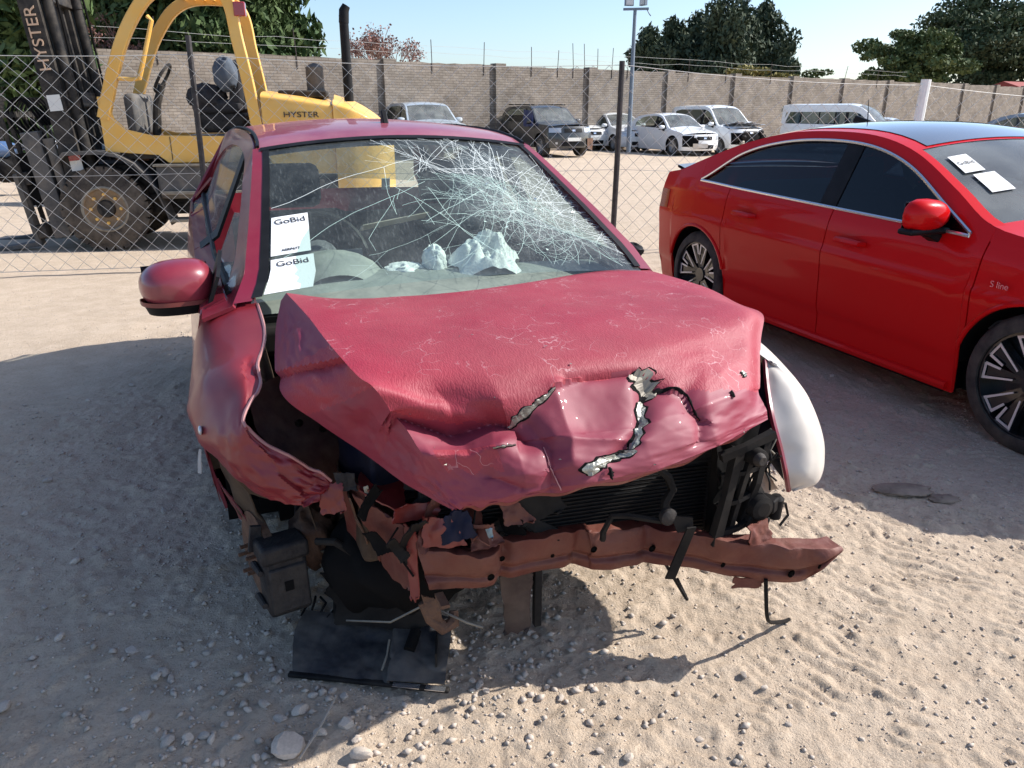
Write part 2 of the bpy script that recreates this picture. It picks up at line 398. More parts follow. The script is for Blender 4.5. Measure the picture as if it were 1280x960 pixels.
# ------------------------------------------------------------------ trees
M['bark'] = mat('bark', (.10, .08, .06), .9, var=.4, vscale=10, bump=.5, bscale=20)
M['bark_pale'] = mat('pale_bark', (.30, .20, .17), .9, var=.3, vscale=10)
def leaf_mat(name, a, c):
    m = mat(name, a, .7, col2=c, vscale=1.1, spec=.2); return m
M['leaf_con'] = leaf_mat('casuarina_needles', (.032, .052, .03), (.085, .105, .06))
M['leaf_cyp'] = leaf_mat('cypress_needles', (.03, .06, .018), (.10, .14, .05))
M['leaf_aca'] = leaf_mat('acacia_leaves', (.06, .09, .03), (.14, .17, .065))
M['leaf_dk'] = leaf_mat('dark_leaves', (.04, .065, .03), (.095, .12, .06))
M['leaf_yel'] = leaf_mat('yellow_leaves', (.20, .17, .05), (.30, .25, .09))
M['leaf_pink'] = leaf_mat('dry_russet_leaves', (.20, .10, .085), (.30, .17, .14))
def leaves(rs, centres, radii, n, size, asp=2.2, up=0.):
    centres = np.array(centres); radii = np.array(radii); w = radii[:, 0] * radii[:, 1] * radii[:, 2]; w = w ** .7; w /= w.sum()
    idx = rs.choice(len(centres), n, p=w); d = rs.normal(size=(n, 3)); d /= np.linalg.norm(d, axis=1)[:, None]
    r = rs.rand(n) ** .4; P = centres[idx] + d * radii[idx] * r[:, None]
    a = rs.normal(size=(n, 3)); a[:, 2] += up; a /= np.linalg.norm(a, axis=1)[:, None]
    t = rs.normal(size=(n, 3)); bb = np.cross(a, t); bb /= np.linalg.norm(bb, axis=1)[:, None]
    s = size * (.5 + rs.rand(n))[:, None]
    v = np.stack([P - a * s * asp * .5, P + bb * s * .5, P + a * s * asp * .5, P - bb * s * .5], 1).reshape(-1, 3)
    f = np.arange(4 * n).reshape(-1, 4)
    return v, f
def np_mesh(name, v, f, m, parent):
    me = bpy.data.meshes.new(name); me.vertices.add(len(v)); me.vertices.foreach_set('co', v.astype(np.float32).ravel())
    me.loops.add(f.size); me.loops.foreach_set('vertex_index', f.astype(np.int32).ravel()); me.polygons.add(len(f))
    me.polygons.foreach_set('loop_start', np.arange(len(f), dtype=np.int32) * f.shape[1]); me.update(calc_edges=True)
    me.materials.append(m); o = bpy.data.objects.new(name, me); COL.objects.link(o); o.parent = parent; return o
def conifer(loc, h, w, seed, lm, label, group, n=9000, ls=.16, base=.12):
    rs = np.random.RandomState(seed); t = empty('conifer_tree', loc, rs.rand() * 6, label, 'tree', group)
    b = MB().lathe([(-.1, .03 * h), (h * .3, .022 * h), (h * .97, .004 * h)], 8, 'z'); cs = []; rr = []
    for i in range(34):
        q = (i + .5) / 34; z = h * (base + (1 - base) * q); ang = i * 2.4 + rs.rand(); R = w * .5 * min(1, (1 - q) ** .5 * 1.5) * min(1, .45 + q * 2.2) * rs.uniform(.45, 1.2)
        p = (math.cos(ang) * R * .62, math.sin(ang) * R * .62, z + R * .25); cs.append(p); rr.append((R * .5 + .12, R * .5 + .12, h * .045 + R * .34))
        b.tube([(0, 0, z - R * .2), (p[0], p[1], p[2])], [.012 * h * (1 - q) + .015, .01], 5)
    b.build('trunk', M['bark'], t)
    v, f = leaves(rs, cs, rr, n, ls, 2.6, 1.0); np_mesh('crown', v, f, lm, t); return t
def broad(loc, h, rx, ry, zc, rz, seed, lm, label, group=None, n=12000, ls=.2, blobs=46, name='broadleaf_tree', bark='bark'):
    rs = np.random.RandomState(seed); t = empty(name, loc, 0, label, 'tree', group); b = MB(); cs = []; rr = []
    b.tube([(0, 0, -.1), (.05 * h, 0, h * .18), (0, .03 * h, zc - rz * .4)], [.035 * h, .028 * h, .018 * h], 8)
    for i in range(blobs):
        d = rs.normal(size=3); d /= np.linalg.norm(d); r = rs.rand() ** .45
        p = np.array([d[0] * rx * r, d[1] * ry * r, zc + d[2] * rz * r]); s = rs.uniform(.16, .34)
        cs.append(p); rr.append((rx * s, ry * s, rz * s * .8))
        if i % 2 == 0: b.tube([(0, .03 * h, zc - rz * .5), (p[0] * .5, p[1] * .5, zc - rz * .35 + (p[2] - zc + rz * .35) * .4), p], [.014 * h, .009 * h, .003 * h], 5)
    b.build('trunk', M[bark], t); v, f = leaves(rs, cs, rr, n, ls, 1.7); np_mesh('crown', v, f, lm, t); return t
def bare(loc, h, seed, m, label, leaf=None, spread=.5, depth=6, name='bare_tree'):
    rs = random.Random(seed); t = empty(name, loc, 0, label, 'tree'); b = MB(); tips = []
    def br(p, d, L, r, k):
        q = p + d * L; mid = (p + q) / 2 + Vector((rs.uniform(-.06, .06), rs.uniform(-.06, .06), 0)) * L
        b.tube([p, mid, q], [r, r * .85, r * .7], 5 if k > 2 else 4, False)
        if k <= 1: tips.append(q)
        if k <= 0: return
        for i in range(3 if k > 2 else 2 + (rs.random() < .5)):
            dd = (d + Vector((rs.uniform(-1, 1), rs.uniform(-1, 1), rs.uniform(-.25, .55))) * spread).normalized()
            br(q if i else p + d * L * .75, dd, L * rs.uniform(.62, .85), r * .62, k - 1)
    br(Vector((0, 0, -.1)), Vector((0, 0, 1)), h * .26, h * .022, depth)
    b.build('trunk', m, t)
    if leaf:
        rs2 = np.random.RandomState(seed); c = np.array([tuple(p) for p in tips]); v, f = leaves(rs2, c, np.full((len(c), 3), h * .035), len(c) * 3, h * .011, 1.6); np_mesh('crown', v, f, leaf, t)
    return t
def px(u, y, h=1.48):                       # world x for a picture column at distance y near the horizon
    return (u - 640) / 960 * (.942 * y + .2)
# conifers beyond the wall, in the middle
for i, (u, vt, w) in enumerate([(806, 48, 3.2), (833, 40, 3.4), (864, 34, 4.2), (893, 16, 4.6), (915, 21, 4.2), (946, 22, 4.6), (966, 66, 3.0), (880, 40, 4.6), (932, 44, 4.4), (818, 62, 3.6), (850, 50, 4.2), (905, 50, 4.6)]):
    y = 62 + (i % 3) * 2.5; h = 1.48 + (138 - vt) / 960 * y * .965
    conifer((px(u, y), y, 0), h, w, 20 + i, M['leaf_con'], ['dark casuarina in the row beyond the wall'][0], 'casuarinas beyond the wall', 7000, .17, .03)
for i, (u, h, w, y) in enumerate([(215, 9.5, 3.8, 30), (262, 10.5, 4.2, 31), (316, 9.2, 3.6, 31), (352, 8.3, 2.9, 32), (168, 8.8, 3.2, 30), (285, 8.0, 3.8, 29)]):
    conifer((px(u, y), y, 0), h, w, 60 + i, M['leaf_cyp'], 'dense green cypress beyond the wall behind the forklift', 'cypresses behind the forklift', 9000, .14, .02)
conifer((px(2, 19), 21, 0), 7.5, 2.6, 71, M['leaf_cyp'], 'green cypress beyond the wall behind the forklift mast', None, 7000, .14, .02)
bare((px(112, 27), 27, 0), 5.4, 5, M['bark_pale'], 'russet half-bare tree beyond the wall beside the forklift mast', M['leaf_pink'], .55)
bare((px(146, 28), 28, 0), 4.6, 8, M['bark_pale'], 'russet half-bare tree beside the dark cypresses', M['leaf_pink'], .55)
bare((px(480, 38), 38, 0), 6.3, 11, M['bark_pale'], 'leafless tree with pinkish twigs beyond the wall by the exhaust stack', M['leaf_pink'], .62)
broad((px(1140, 70), 72, 0), 8, 4.6, 4, 5.3, 2.7, 31, M['leaf_aca'], 'light green spreading tree beyond the wall', None, 15000, .2, 60)
broad((px(1225, 84), 84, 0), 12, 9.5, 6, 7.9, 4.6, 32, M['leaf_dk'], 'big dark spreading tree beyond the wall', None, 26000, .24, 90)
broad((px(1330, 80), 82, 0), 10, 5, 5, 6.5, 3.8, 35, M['leaf_dk'], 'round dark tree beyond the wall beside the big spreading tree', None, 9000, .24, 40)
broad((px(938, 52), 52, 0), 4.4, 2.4, 1.5, 3.2, .85, 33, M['leaf_yel'], 'low yellowish bush crown showing above the wall', None, 3500, .12, 22)
broad((px(1010, 66), 66, 0), 4.6, 3.6, 1.5, 3.4, 1.0, 34, M['leaf_aca'], 'low green bush crown showing above the wall', None, 4000, .14, 24)
M['roof_red'] = mat('red_roof', (.30, .05, .04), .6, var=.2)
rf = empty('distant_shed', (px(1262, 75), 74, 0), rad(30), 'distant shed whose red roof shows above the wall', 'shed')
MB().box((-3, -2, 0), (3, 2, 3.1)).build('wall', M['coping'], rf, smooth=False)
MB().prism([(-2.4, 3.1), (2.4, 3.1), (0, 3.9)], -3.2, 3.2, 'yz').build('roof', M['roof_red'], rf, smooth=False)
# ------------------------------------------------------------------ vehicle builder
M['tyre'] = mat('tyre_rubber', (.018, .018, .019), .85, var=.3, vscale=15, dust=.25, dscale=8)
M['black_plastic'] = mat('black_plastic', (.012, .012, .013), .5, var=.3, vscale=10, spec=.15)
M['dark_void'] = mat('dark_inner_metal', (.008, .0075, .0075), .9, spec=.1)
M['rim_silver'] = mat('alloy_silver', (.5, .5, .51), .35, .8)
M['rim_black'] = mat('gloss_black_alloy', (.010, .010, .012), .22, .0, coat=.6)
M['rim_cut'] = mat('machined_alloy_face', (.72, .70, .68), .35, .35)
M['chrome'] = mat('bright_trim', (.75, .76, .78), .22, .9)
M['head_lens'] = mat('headlamp_lens', (.55, .58, .60), .12, .3, coat=1.)
M['red_lens'] = mat('tail_lamp_lens', (.30, .008, .012), .15, coat=1.)
M['plate'] = mat('number_plate', (.70, .70, .66), .5)
M['seat'] = mat('seat_cloth', (.03, .03, .034), .9, var=.2, vscale=30)
M['trim_grey'] = mat('grey_trim', (.12, .12, .125), .7)
M['glass_dark'] = glass_mat('tinted_glass', (.45, .65, .95), .16, .02)
M['glass'] = glass_mat('car_glass', (.85, .95, .92), .6, .02)
M['glass_dusty'] = glass_mat('dusty_car_glass', (.8, .92, .9), .55, .06, .35, (.50, .52, .50))
M['paper'] = mat('white_paper', (.80, .80, .78), .7)
M['ink'] = mat('black_ink', (.03, .03, .035), .7)

def paint(name, c, coat=1., dust=.15, rough=.35, metal=0., var=.04):
    return mat(name, c, rough, metal, var=var, vscale=2, coat=coat, dust=dust, dscale=3)

class Car:
    def __init__(s, **k):
        s.__dict__.update(dict(W=.88, WB=2.6, nose=-.85, tail=3.5, sill=.2, Ra=.36, Rt=.32, tw=.215, kf=.13, kr=.12, bowf=.28, bowr=.2, tum=.42,
            T=None, B=None, D=None, w0=0, w1=1, cowl=.35, roof0=1., roof1=2.4, deck=3., crownr=.05, crownh=.06, body=None, name='car', rake=.12,
            prof=[(-.2, .93), (0, .955), (.18, .985), (.45, 1.), (.66, 1.), (.74, .992), (.88, .97), (1., .945)], doors=(.33, 1.22, 2.2), glass='glass', rim='silver', trim=None, detail=True, nosez=None))
        s.__dict__.update(k)
    def belt(s, y): return interp(s.B, y)
    def top(s, y): return interp(s.T, y)
    def dlo(s, y): return min(interp(s.D, y), s.top(y) - .03)
    def plan(s, y):
        f = max(0, (.15 - y) / (.15 - s.nose)); r = max(0, (y - s.WB + .1) / (s.tail - s.WB + .1))
        return s.W * (1 - s.kf * f ** 2.3 - s.kr * r ** 2.3)
    def X(s, y, z):
        b = s.belt(y); p = s.plan(y); h = (z - s.sill) / (b - s.sill)
        if h <= 1: return p * interp(s.prof, h)
        return p * s.prof[-1][1] - s.__dict__.get('inset', 0) * min(1, (z - b) / .03) - (z - b) * s.tum
    def y0(s, z): return s.nose + s.bowf + s.rake * max(0, (z - .55) / .35) ** 2 + .06 * max(0, (.4 - z) / .2) ** 2
    def y1(s, z): return s.tail - s.bowr - .07 * max(0, (.45 - z) / .25) ** 2 - s.__dict__.get('raker', .03) * max(0, (z - .8) / .3) ** 2
    def bottom(s, y):
        z = s.sill
        for yw in (0, s.WB):
            d = abs(y - yw)
            if d < s.Ra: z = max(z, s.Rt + math.sqrt(s.Ra ** 2 - d * d))
        return z
    def side_top(s, y): return min(s.belt(y), s.top(y)) if s.w0 - .02 < y < s.w1 + .02 else s.top(y)
    def ycols(s, a, b, n):
        ys = set(lin(a, b, n))
        for yw in (0, s.WB):
            for k in range(0, 25):
                y = yw - s.Ra * math.cos(math.pi * k / 24)
                if a < y < b: ys.add(y)
            for e in (-1, 1):
                for q in (1e-3,):
                    y = yw + e * (s.Ra + q)
                    if a < y < b: ys.add(y)
        return sorted(ys)
    def side(s, name, a, b, sx, m, top=None, bot=None, rows=14, n=10, root=None, off=0., solid=.012, front=False, back=False, topf=None, botf=None):
        ys = s.ycols(a, b, n); G = []
        for y in ys:
            zb = (botf or s.bottom)(y); zt = (topf or s.side_top)(y); col = []
            for r in range(rows + 1):
                z = zb + (zt - zb) * r / rows; yy = y
                if front: q = (y - a) / (b - a); yy = s.y0(z) * (1 - q) + b * q if q < 1 else b
                if front: yy = y + (s.y0(z) - a) * max(0, 1 - (y - a) / .45) if y < a + .45 else y
                if back: yy = y + (s.y1(z) - b) * max(0, 1 - (b - y) / .35) if y > b - .35 else y
                col.append((sx * (s.X(yy, z) + off), yy, z))
            G.append(col)
        o = MB().grid(G); 
        if sx > 0: o.f = [tuple(reversed(q)) for q in o.f]
        return mk(name, o.v, o.f, m, root or s.root, solid=solid, ang=40, offs=-1 )
    def cap(s, name, a, b, m, crown, n=10, t0=-1., t1=1., cols=14, root=None, off=0., solid=.0, tf=None):
        G = []
        for y in lin(a, b, n):
            z = s.top(y); x = s.X(y, z); row = []
            for k in range(cols + 1):
                t = t0 + (t1 - t0) * k / cols
                row.append((t * x, y - (s.bow(y) * (1 - t * t)), z + crown * (1 - t * t) + off))
            G.append(row)
        o = MB().grid(G); return mk(name, o.v, o.f, m, root or s.root, solid=solid, ang=40)
    def bow(s, y): return s.bowf * .55 * max(0, min(1, (s.cowl + .6 - y) / (s.cowl + .6 - s.nose)))
    def face(s, name, z0, z1, t0, t1, m, rear=False, off=0., rows=8, cols=16, root=None, solid=0., poly=None):
        G = []
        for z in lin(z0, z1, rows + 1):
            row = []
            for t in lin(t0, t1, cols + 1):
                if rear: ys = s.y1(z); y = ys + s.bowr * (1 - abs(t) ** 2.6) + off
                else: ys = s.y0(z); y = ys - s.bowf * (1 - abs(t) ** 2.6) - off
                row.append((t * s.X(ys, z), y, z))
            G.append(row)
        o = MB().grid(G)
        if rear: o.f = [tuple(reversed(q)) for q in o.f]
        return mk(name, o.v, o.f, m, root or s.root, ang=45)
    def wheel(s, y, sx, root=None):
        w = empty('wheel', (sx * (s.W - s.tw * .5 - .035), y, s.Rt)); w.parent = s.root; R = s.Rt; h = s.tw / 2; r = R * s.__dict__.get('rimr', .66)
        MB().lathe([(-h, r), (-h, R * .80), (-h * .92, R * .93), (-h * .7, R * .985), (-h * .3, R), (h * .3, R), (h * .7, R * .985), (h * .92, R * .93), (h, R * .80), (h, r)], 40, 'x', close=True).build('tyre', M['tyre'], w, ang=50)
        mm = M['rim_black'] if s.rim == 'black' else M['rim_silver']; o = sx * h * .82
        b = MB().lathe([(-h * .9, r), (h * .9, r), (h * .9, r * .95), (-h * .9, r * .95)], 40, 'x', close=True)
        b.lathe([(o * .25, .0001), (o * .25, r * .96), (o * .2, r * .96), (o * .2, .0001)], 32, 'x')
        b.build('rim', M['rim_silver'] if s.rim != 'black' else M['rim_black'], w)
        b = MB()
        b2 = MB()
        for k in range(5):
            a = 2 * math.pi * k / 5 + .3
            def P(rr, da, x): return (x, rr * math.cos(a + da), rr * math.sin(a + da))
            if s.rim == 'black':
                for e in (-1, 1):
                    q = [P(.055, .15 * e, o * .72), P(.055, -.55 * e, o * .72), P(r * .55, .02 * e, o * .86), P(r * .97, .40 * e, o * .9), P(r * .97, .22 * e, o * .9), P(r * .5, .26 * e, o * .86)]
                    b.add([P(.055, .5 * e, o * .7), P(.055, -.1 * e, o * .7), P(r * .97, .10 * e, o * .92), P(r * .97, .42 * e, o * .92)] + [P(.055, .5 * e, o * .3), P(.055, -.1 * e, o * .3), P(r * .97, .10 * e, o * .4), P(r * .97, .42 * e, o * .4)],
                          [(0, 1, 2, 3), (4, 7, 6, 5), (0, 3, 7, 4), (1, 5, 6, 2), (2, 6, 7, 3)])
                    # machined edges
                    e1 = [P(.10, .34 * e, o * .76), P(r * .60, .50 * e, o * .92), P(r * .94, .47 * e, o * .96)]
                    c = o * .97
                    b2.add([P(r * .35, .33 * e, c * .9), P(r * .94, .44 * e, c), P(r * .94, .385 * e, c), P(r * .35, .24 * e, c * .9)], [(0, 1, 2, 3)])
                    b2.add([P(r * .95, .44 * e, c), P(r * .95, .10 * e, c), P(r * .90, .10 * e, c), P(r * .90, .44 * e, c)], [(0, 1, 2, 3)])
                    b2.add([P(r * .93, .13 * e, c), P(r * .93, .07 * e, c), P(r * .62, .03 * e, c * .96), P(r * .62, .10 * e, c * .96)], [(0, 1, 2, 3)])
            else:
                b.add([P(.05, .45, o * .6), P(.05, -.45, o * .6), P(r * .97, -.13, o * .85), P(r * .97, .13, o * .85), P(.05, .45, o * .35), P(.05, -.45, o * .35), P(r * .97, -.13, o * .5), P(r * .97, .13, o * .5)], [(0, 1, 2, 3), (0, 3, 7, 4), (1, 5, 6, 2), (4, 7, 6, 5)])
        b.lathe([(o * .8, .0001), (o * .8, .05), (o * .3, .065)], 16, 'x')
        b.build('spokes', mm, w, smooth=False)
        if b2.v: b2.build('spoke_edge', M['rim_cut'], w, smooth=False, solid=.003)
        return w
    def seats(s, m=None):
        m = m or M['seat']; zf = s.sill + .1; zb = s.belt(s.cowl + .8)
        for x in (-.36, .36):
            y = s.cowl + .95; st = empty('seat', (x * s.W / .88, y, zf)); st.parent = s.root
            h = zb - zf
            MB().box((-.24, -.28, .02), (.24, .26, .22)).build('cushion', m, st, bevel=.05)
            MB().box((-.24, .20, .12), (.24, .34, h + .06), ((1, 0, 0), -.22)).build('backrest', m, st, bevel=.05)
            MB().box((-.13, .28, h + .06), (.13, .38, h + .26), ((1, 0, 0), -.12)).build('headrest', m, st, bevel=.04)
        y = s.cowl + 1.85
        MB().box((-.6, y - .2, zf), (.6, y + .25, zf + .26)).build('rear_cushion', m, s.root, bevel=.05)
        MB().box((-.6, y + .2, zf + .1), (.6, y + .34, zb + .06), ((1, 0, 0), -.25)).build('rear_backrest', m, s.root, bevel=.05)
    def mirror(s, sx, y, z, m, m2=None, size=1., root=None):
        r = empty('mirror', (sx * (s.X(y, z) + .12 * size), y, z + .02)); r.parent = s.root
        G = []
        for i in range(9):
            ph = -math.pi / 2 + math.pi * i / 8; row = []
            for k in range(16):
                th = 2 * math.pi * k / 16; c, sn = math.cos(th), math.sin(th); pw = lambda q, e: math.copysign(abs(q) ** e, q)
                row.append((.125 * size * pw(c, .75) * math.cos(ph) ** .7, .075 * size * math.sin(ph) if ph < 0 else .03 * size * math.sin(ph), (.075 + .012 * sx * pw(c, 1)) * size * pw(sn, .8) * math.cos(ph) ** .7))
            G.append(row)
        b = MB().grid(G, True); b.build('housing', m, r, ang=60)
        MB().box((-.11 * size if sx > 0 else -.10, .026 * size, -.06 * size), (.10 * size if sx > 0 else .11 * size, .034 * size, .06 * size)).build('mirror_glass', M['glass_dark'], r, bevel=.01)
        MB().add([(-sx * .02, -.03, -.06), (-sx * .02, .03, -.06), (-sx * .16, .04, -.12), (-sx * .16, -.05, -.12), (-sx * .02, -.03, -.10), (-sx * .02, .03, -.10), (-sx * .16, .04, -.17), (-sx * .16, -.05, -.17)],
                 [(0, 1, 2, 3), (4, 7, 6, 5), (0, 3, 7, 4), (1, 5, 6, 2), (0, 4, 5, 1), (3, 2, 6, 7)]).build('stalk', M['black_plastic'], r, bevel=.008)
        MB().box((-.12 * size, -.055 * size, -.083 * size), (.12 * size, .03 * size, -.055 * size)).build('lower_trim', m2 or M['black_plastic'], r, bevel=.012)
        return r
    def build(s, label, loc, yaw, group=None, cat='car'):
        s.root = empty(s.name, loc, yaw, label, cat, group); R = s.root; bm_ = s.body
        d = s.doors; g = .004
        for sx in (-1, 1):
            rN = s.__dict__.get('rowsN', 14)
            s.side('front_fender', s.y0(.5), d[0] - g, sx, bm_, front=True, n=12, rows=rN)
            s.side('front_door', d[0] + g, d[1] - g, sx, bm_, rows=rN)
            s.side('rear_door', d[1] + g, d[2] - g, sx, bm_, rows=rN)
            s.side('rear_quarter', d[2] + g, s.y1(.6), sx, bm_, back=True, n=14, rows=rN)
            # roof rail and pillars
            s.side('roof_rail', s.w0 - .12, s.w1 + .12, sx, bm_, botf=lambda y: max(min(s.belt(y), s.top(y) - .005), s.dlo(y)) if s.w0 <= y <= s.w1 else min(s.belt(y), s.top(y) - .004), topf=s.top, rows=5, n=44, off=-.001)
            # inner dark shell behind the gaps
            s.side('inner_shell', s.y0(.5) + .1, s.y1(.6) - .1, sx, M['dark_void'], off=-.03, solid=0, rows=4, n=30, topf=lambda y: s.side_top(y) - .02)
            # glass
            bp = s.__dict__.get('bpillar', d[1]); bounds = [s.w0, bp - .055, bp + .055, s.w1]
            for a, b2 in ((bounds[0], bounds[1]), (bounds[2], bounds[3])):
                s.side('side_window', a, b2, sx, M[s.glass], botf=lambda y: s.belt(y) - .01, topf=lambda y: max(s.dlo(y), s.belt(y)) + .008, rows=6, n=26, off=-.012, solid=0)
            s.side('door_pillar', bounds[1] - .01, bounds[2] + .01, sx, M['black_plastic'], botf=lambda y: s.belt(y) - .005, topf=lambda y: s.dlo(y) + .005, rows=6, n=3, off=-.006, solid=.01)
            # wheel arch liners
            for yw in (0, s.WB):
                b = MB(); G = []
                for k in range(17):
                    a = math.pi * k / 16 ; yy = yw + (s.Ra + .012) * math.cos(a); zz = s.Rt + (s.Ra + .012) * math.sin(a)
                    G.append([(sx * (s.X(yy, zz) - .015), yy, zz), (sx * (s.W - .34), yy, zz)])
                b.grid(G); b.build('wheel_arch_liner', M['dark_void'], R)
            if s.trim:
                pts = []
                for y in lin(s.w0, s.w1, 40): z = s.belt(y) + .002; pts.append((sx * (s.X(y, z) + .004), y, z))
                for y in lin(s.w1, s.w0, 60): z = max(s.dlo(y), s.belt(y)) + .004; pts.append((sx * (s.X(y, z) + .004), y, z))
                MB().tube(pts, .009, 6, closed=True).build('window_trim', M[s.trim], R)
            for y in (0, s.WB): s.wheel(y, sx)
        s.cap('hood', s.nose + s.bowf * .98, s.cowl, bm_, s.crownh, n=14)
        s.cap('roof', s.roof0, s.roof1, bm_, s.crownr, n=14)
        if s.__dict__.get('glass_roof'): s.cap('glass_roof', s.roof0 + .02, s.roof1 - .06, mat('roof_glass', (.06, .065, .07), .06, spec=1., coat=1.), s.crownr, n=14, t0=-.86, t1=.86, off=.004)
        s.cap('windshield', s.cowl - .02, s.roof0 + .0, M[s.__dict__.get('ws', 'glass')], s.crownr, n=10, t0=-.955, t1=.955, off=-.004)
        for t0, t1 in ((-1, -.93), (.93, 1)):
            s.cap('windshield_pillar', s.cowl - .02, s.roof0 + .002, bm_, s.crownr, n=10, t0=t0, t1=t1, cols=2)
        s.cap('rear_window', s.roof1, s.deck, M[s.glass], s.crownr * .9, n=8, t0=-.92, t1=.92, off=-.004)
        for t0, t1 in ((-1, -.9), (.9, 1)):
            s.cap('rear_pillar', s.roof1 - .002, s.deck, bm_, s.crownr * .9, n=8, t0=t0, t1=t1, cols=2)
        if s.tail - s.bowr - s.deck > .12: s.cap('trunk_lid', s.deck, s.y1(s.top(s.tail - s.bowr)) + .0, bm_, s.crownr * .6, n=8)
        zt = s.top(s.y0(.7)); zr = s.top(s.tail - s.bowr)
        s.face('front_bumper', s.sill, s.top(s.nose + s.bowf) + .0, -1, 1, bm_, rows=12)
        s.face('rear_bumper', s.sill, zr, -1, 1, bm_, rear=True, rows=12)
        # floor and dash so that no light leaks through
        MB().box((-s.W + .2, s.y0(.4) + .15, s.sill - .02), (s.W - .2, s.y1(.5) - .12, s.sill + .06)).build('floor_pan', M['dark_void'], R)
        MB().box((-s.W + .055, s.Ra + .06, s.sill - .012), (s.W - .055, s.WB - s.Ra - .06, s.sill + .05)).build('sill_pan', M['dark_void'], R)
        MB().box((-s.W + .14, s.cowl - .05, s.belt(s.cowl) - .45), (s.W - .14, s.cowl + .32, s.belt(s.cowl) - .06)).build('dashboard', M['trim_grey'], R, bevel=.06)
        s.seats()
        return R
# ------------------------------------------------------------------ red sedan
M['red'] = mat('bright_red_paint', (.58, .006, .007), .3, spec=.08, coat=.25)
sed = Car(name='red_sedan', W=.90, WB=2.637, nose=-.90, tail=3.55, sill=.17, Ra=.365, Rt=.325, tw=.235, body=M['red'], glass='glass_dark', rim='black', trim='chrome', ws='glass_dusty', glass_roof=1, rimr=.75, tum=.46,
    T=[(-.9, .66), (-.75, .74), (-.4, .86), (0, .935), (.36, .985), (.62, 1.115), (.95, 1.27), (1.25, 1.345), (1.6, 1.365), (2.0, 1.345), (2.4, 1.265), (2.8, 1.135), (3.05, 1.055), (3.3, 1.02), (3.55, 1.0)],
    B=[(-.9, .8), (0, .89), (.45, .925), (1.3, .955), (2.2, .985), (2.75, 1.005), (3.55, 1.0)],
    D=[(.42, .925), (.62, 1.03), (.95, 1.20), (1.25, 1.285), (1.6, 1.31), (2.0, 1.285), (2.35, 1.20), (2.62, 1.04), (2.69, 1.006)], w0=.44, w1=2.68,
    cowl=.36, roof0=.98, roof1=2.30, deck=3.02, crownr=.055, crownh=.05, kr=.16, kf=.15, bowf=.32, bowr=.30, doors=(.33, 1.33, 2.32), bpillar=1.40,
    rowsN=44, prof=[(-.2, .925), (0, .945), (.12, .953), (.235, .960), (.262, .974), (.5, .988), (.70, 1.002), (.722, .992), (.9, .966), (1., .935)])
sr = sed.build('glossy red sedan with a chrome window line and black alloy wheels', (3.085, 3.50, 0), .352)
def sed_pt(y, z, off=0., sx=-1): return (sx * (sed.X(y, z) + off), y, z)
# sills, handles, rub details
for sx in (-1, 1):
    pts = [sed_pt(y, .20, .004, sx) for y in lin(.39, 2.25, 20)]
    MB().tube(pts, .022, 8).build('sill_strip', M['red'], sr)
    for y, z in ((1.12, .80), (2.08, .835)):
        h = MB().tube([sed_pt(y - .10, z, .0, sx), sed_pt(y - .085, z, .034, sx), sed_pt(y, z + .004, .044, sx), sed_pt(y + .085, z + .002, .034, sx), sed_pt(y + .10, z, .0, sx)], [.013, .018, .020, .018, .013], 8).build('door_handle', M['red'], sr)
        b = MB(); G = [[sed_pt(y + .06 * math.cos(t) * q, z + .03 * math.sin(t) * q, .003 - .0 * q, sx) for t in lin(0, 2 * math.pi, 17)] for q in (.05, .6, 1.)]
        b.grid(G).build('recess', M['red'], h)
    # arch lip
    for yw in (0, sed.WB):
        pts = []
        for k in range(3, 30):
            a = math.pi * k / 32; yy = yw + (sed.Ra + .004) * math.cos(a); zz = sed.Rt + (sed.Ra + .004) * math.sin(a); pts.append(sed_pt(yy, zz, .001, sx))
        MB().tube(pts, .012, 6).build('arch_lip', M['red'], sr)
    sed.mirror(sx, .62, .985, M['red'], M['black_plastic'], 1.05)
    sed.face('tail_lamp', .76, .90, sx * .62 if sx > 0 else -1.0, 1.0 if sx > 0 else -.62, M['red_lens'], rear=True, off=.004, rows=4, cols=8)
    sed.side('tail_lamp_wrap', 3.10, sed.y1(.8), sx, M['red_lens'], botf=lambda y: .76 + .05 * (3.3 - y), topf=lambda y: .905, off=.004, back=True, rows=4, n=6, solid=.004)
    sed.face('headlamp', .60, .70, sx * .6 if sx > 0 else -1., 1. if sx > 0 else -.6, M['head_lens'], off=.005, rows=4, cols=8)
sed.face('grille', .34, .62, -.5, .5, M['black_plastic'], off=.006, rows=4)
for z in lin(.36, .6, 9): sed.face('grille_bar', z, z + .006, -.48, .48, M['trim_grey'], off=.012, rows=1, cols=10)
MB().box((-.26, sed.nose - .022, .42), (.26, sed.nose - .012, .53)).build('number_plate', M['plate'], sr)
# badge on the front fender
text('fender_badge', 'S line', .042, M['chrome'], sr, (-.9065, .19, .745), (rad(90), 0, rad(-90)), .002)
# boot spoiler lip, dark top
G = []
for t in lin(-.92, .92, 17):
    y = 3.25 + .24 * (1 - abs(t) ** 2.4) - .0; x = t * .70
    G.append([(x, y - .10, 1.045), (x, y - .02, 1.064), (x, y + .035, 1.072), (x, y + .03, 1.052), (x, y - .04, 1.036)])
MB().grid(G, True).build('spoiler', mat('grey_spoiler', (.17, .18, .19), .35, coat=.5), sr)
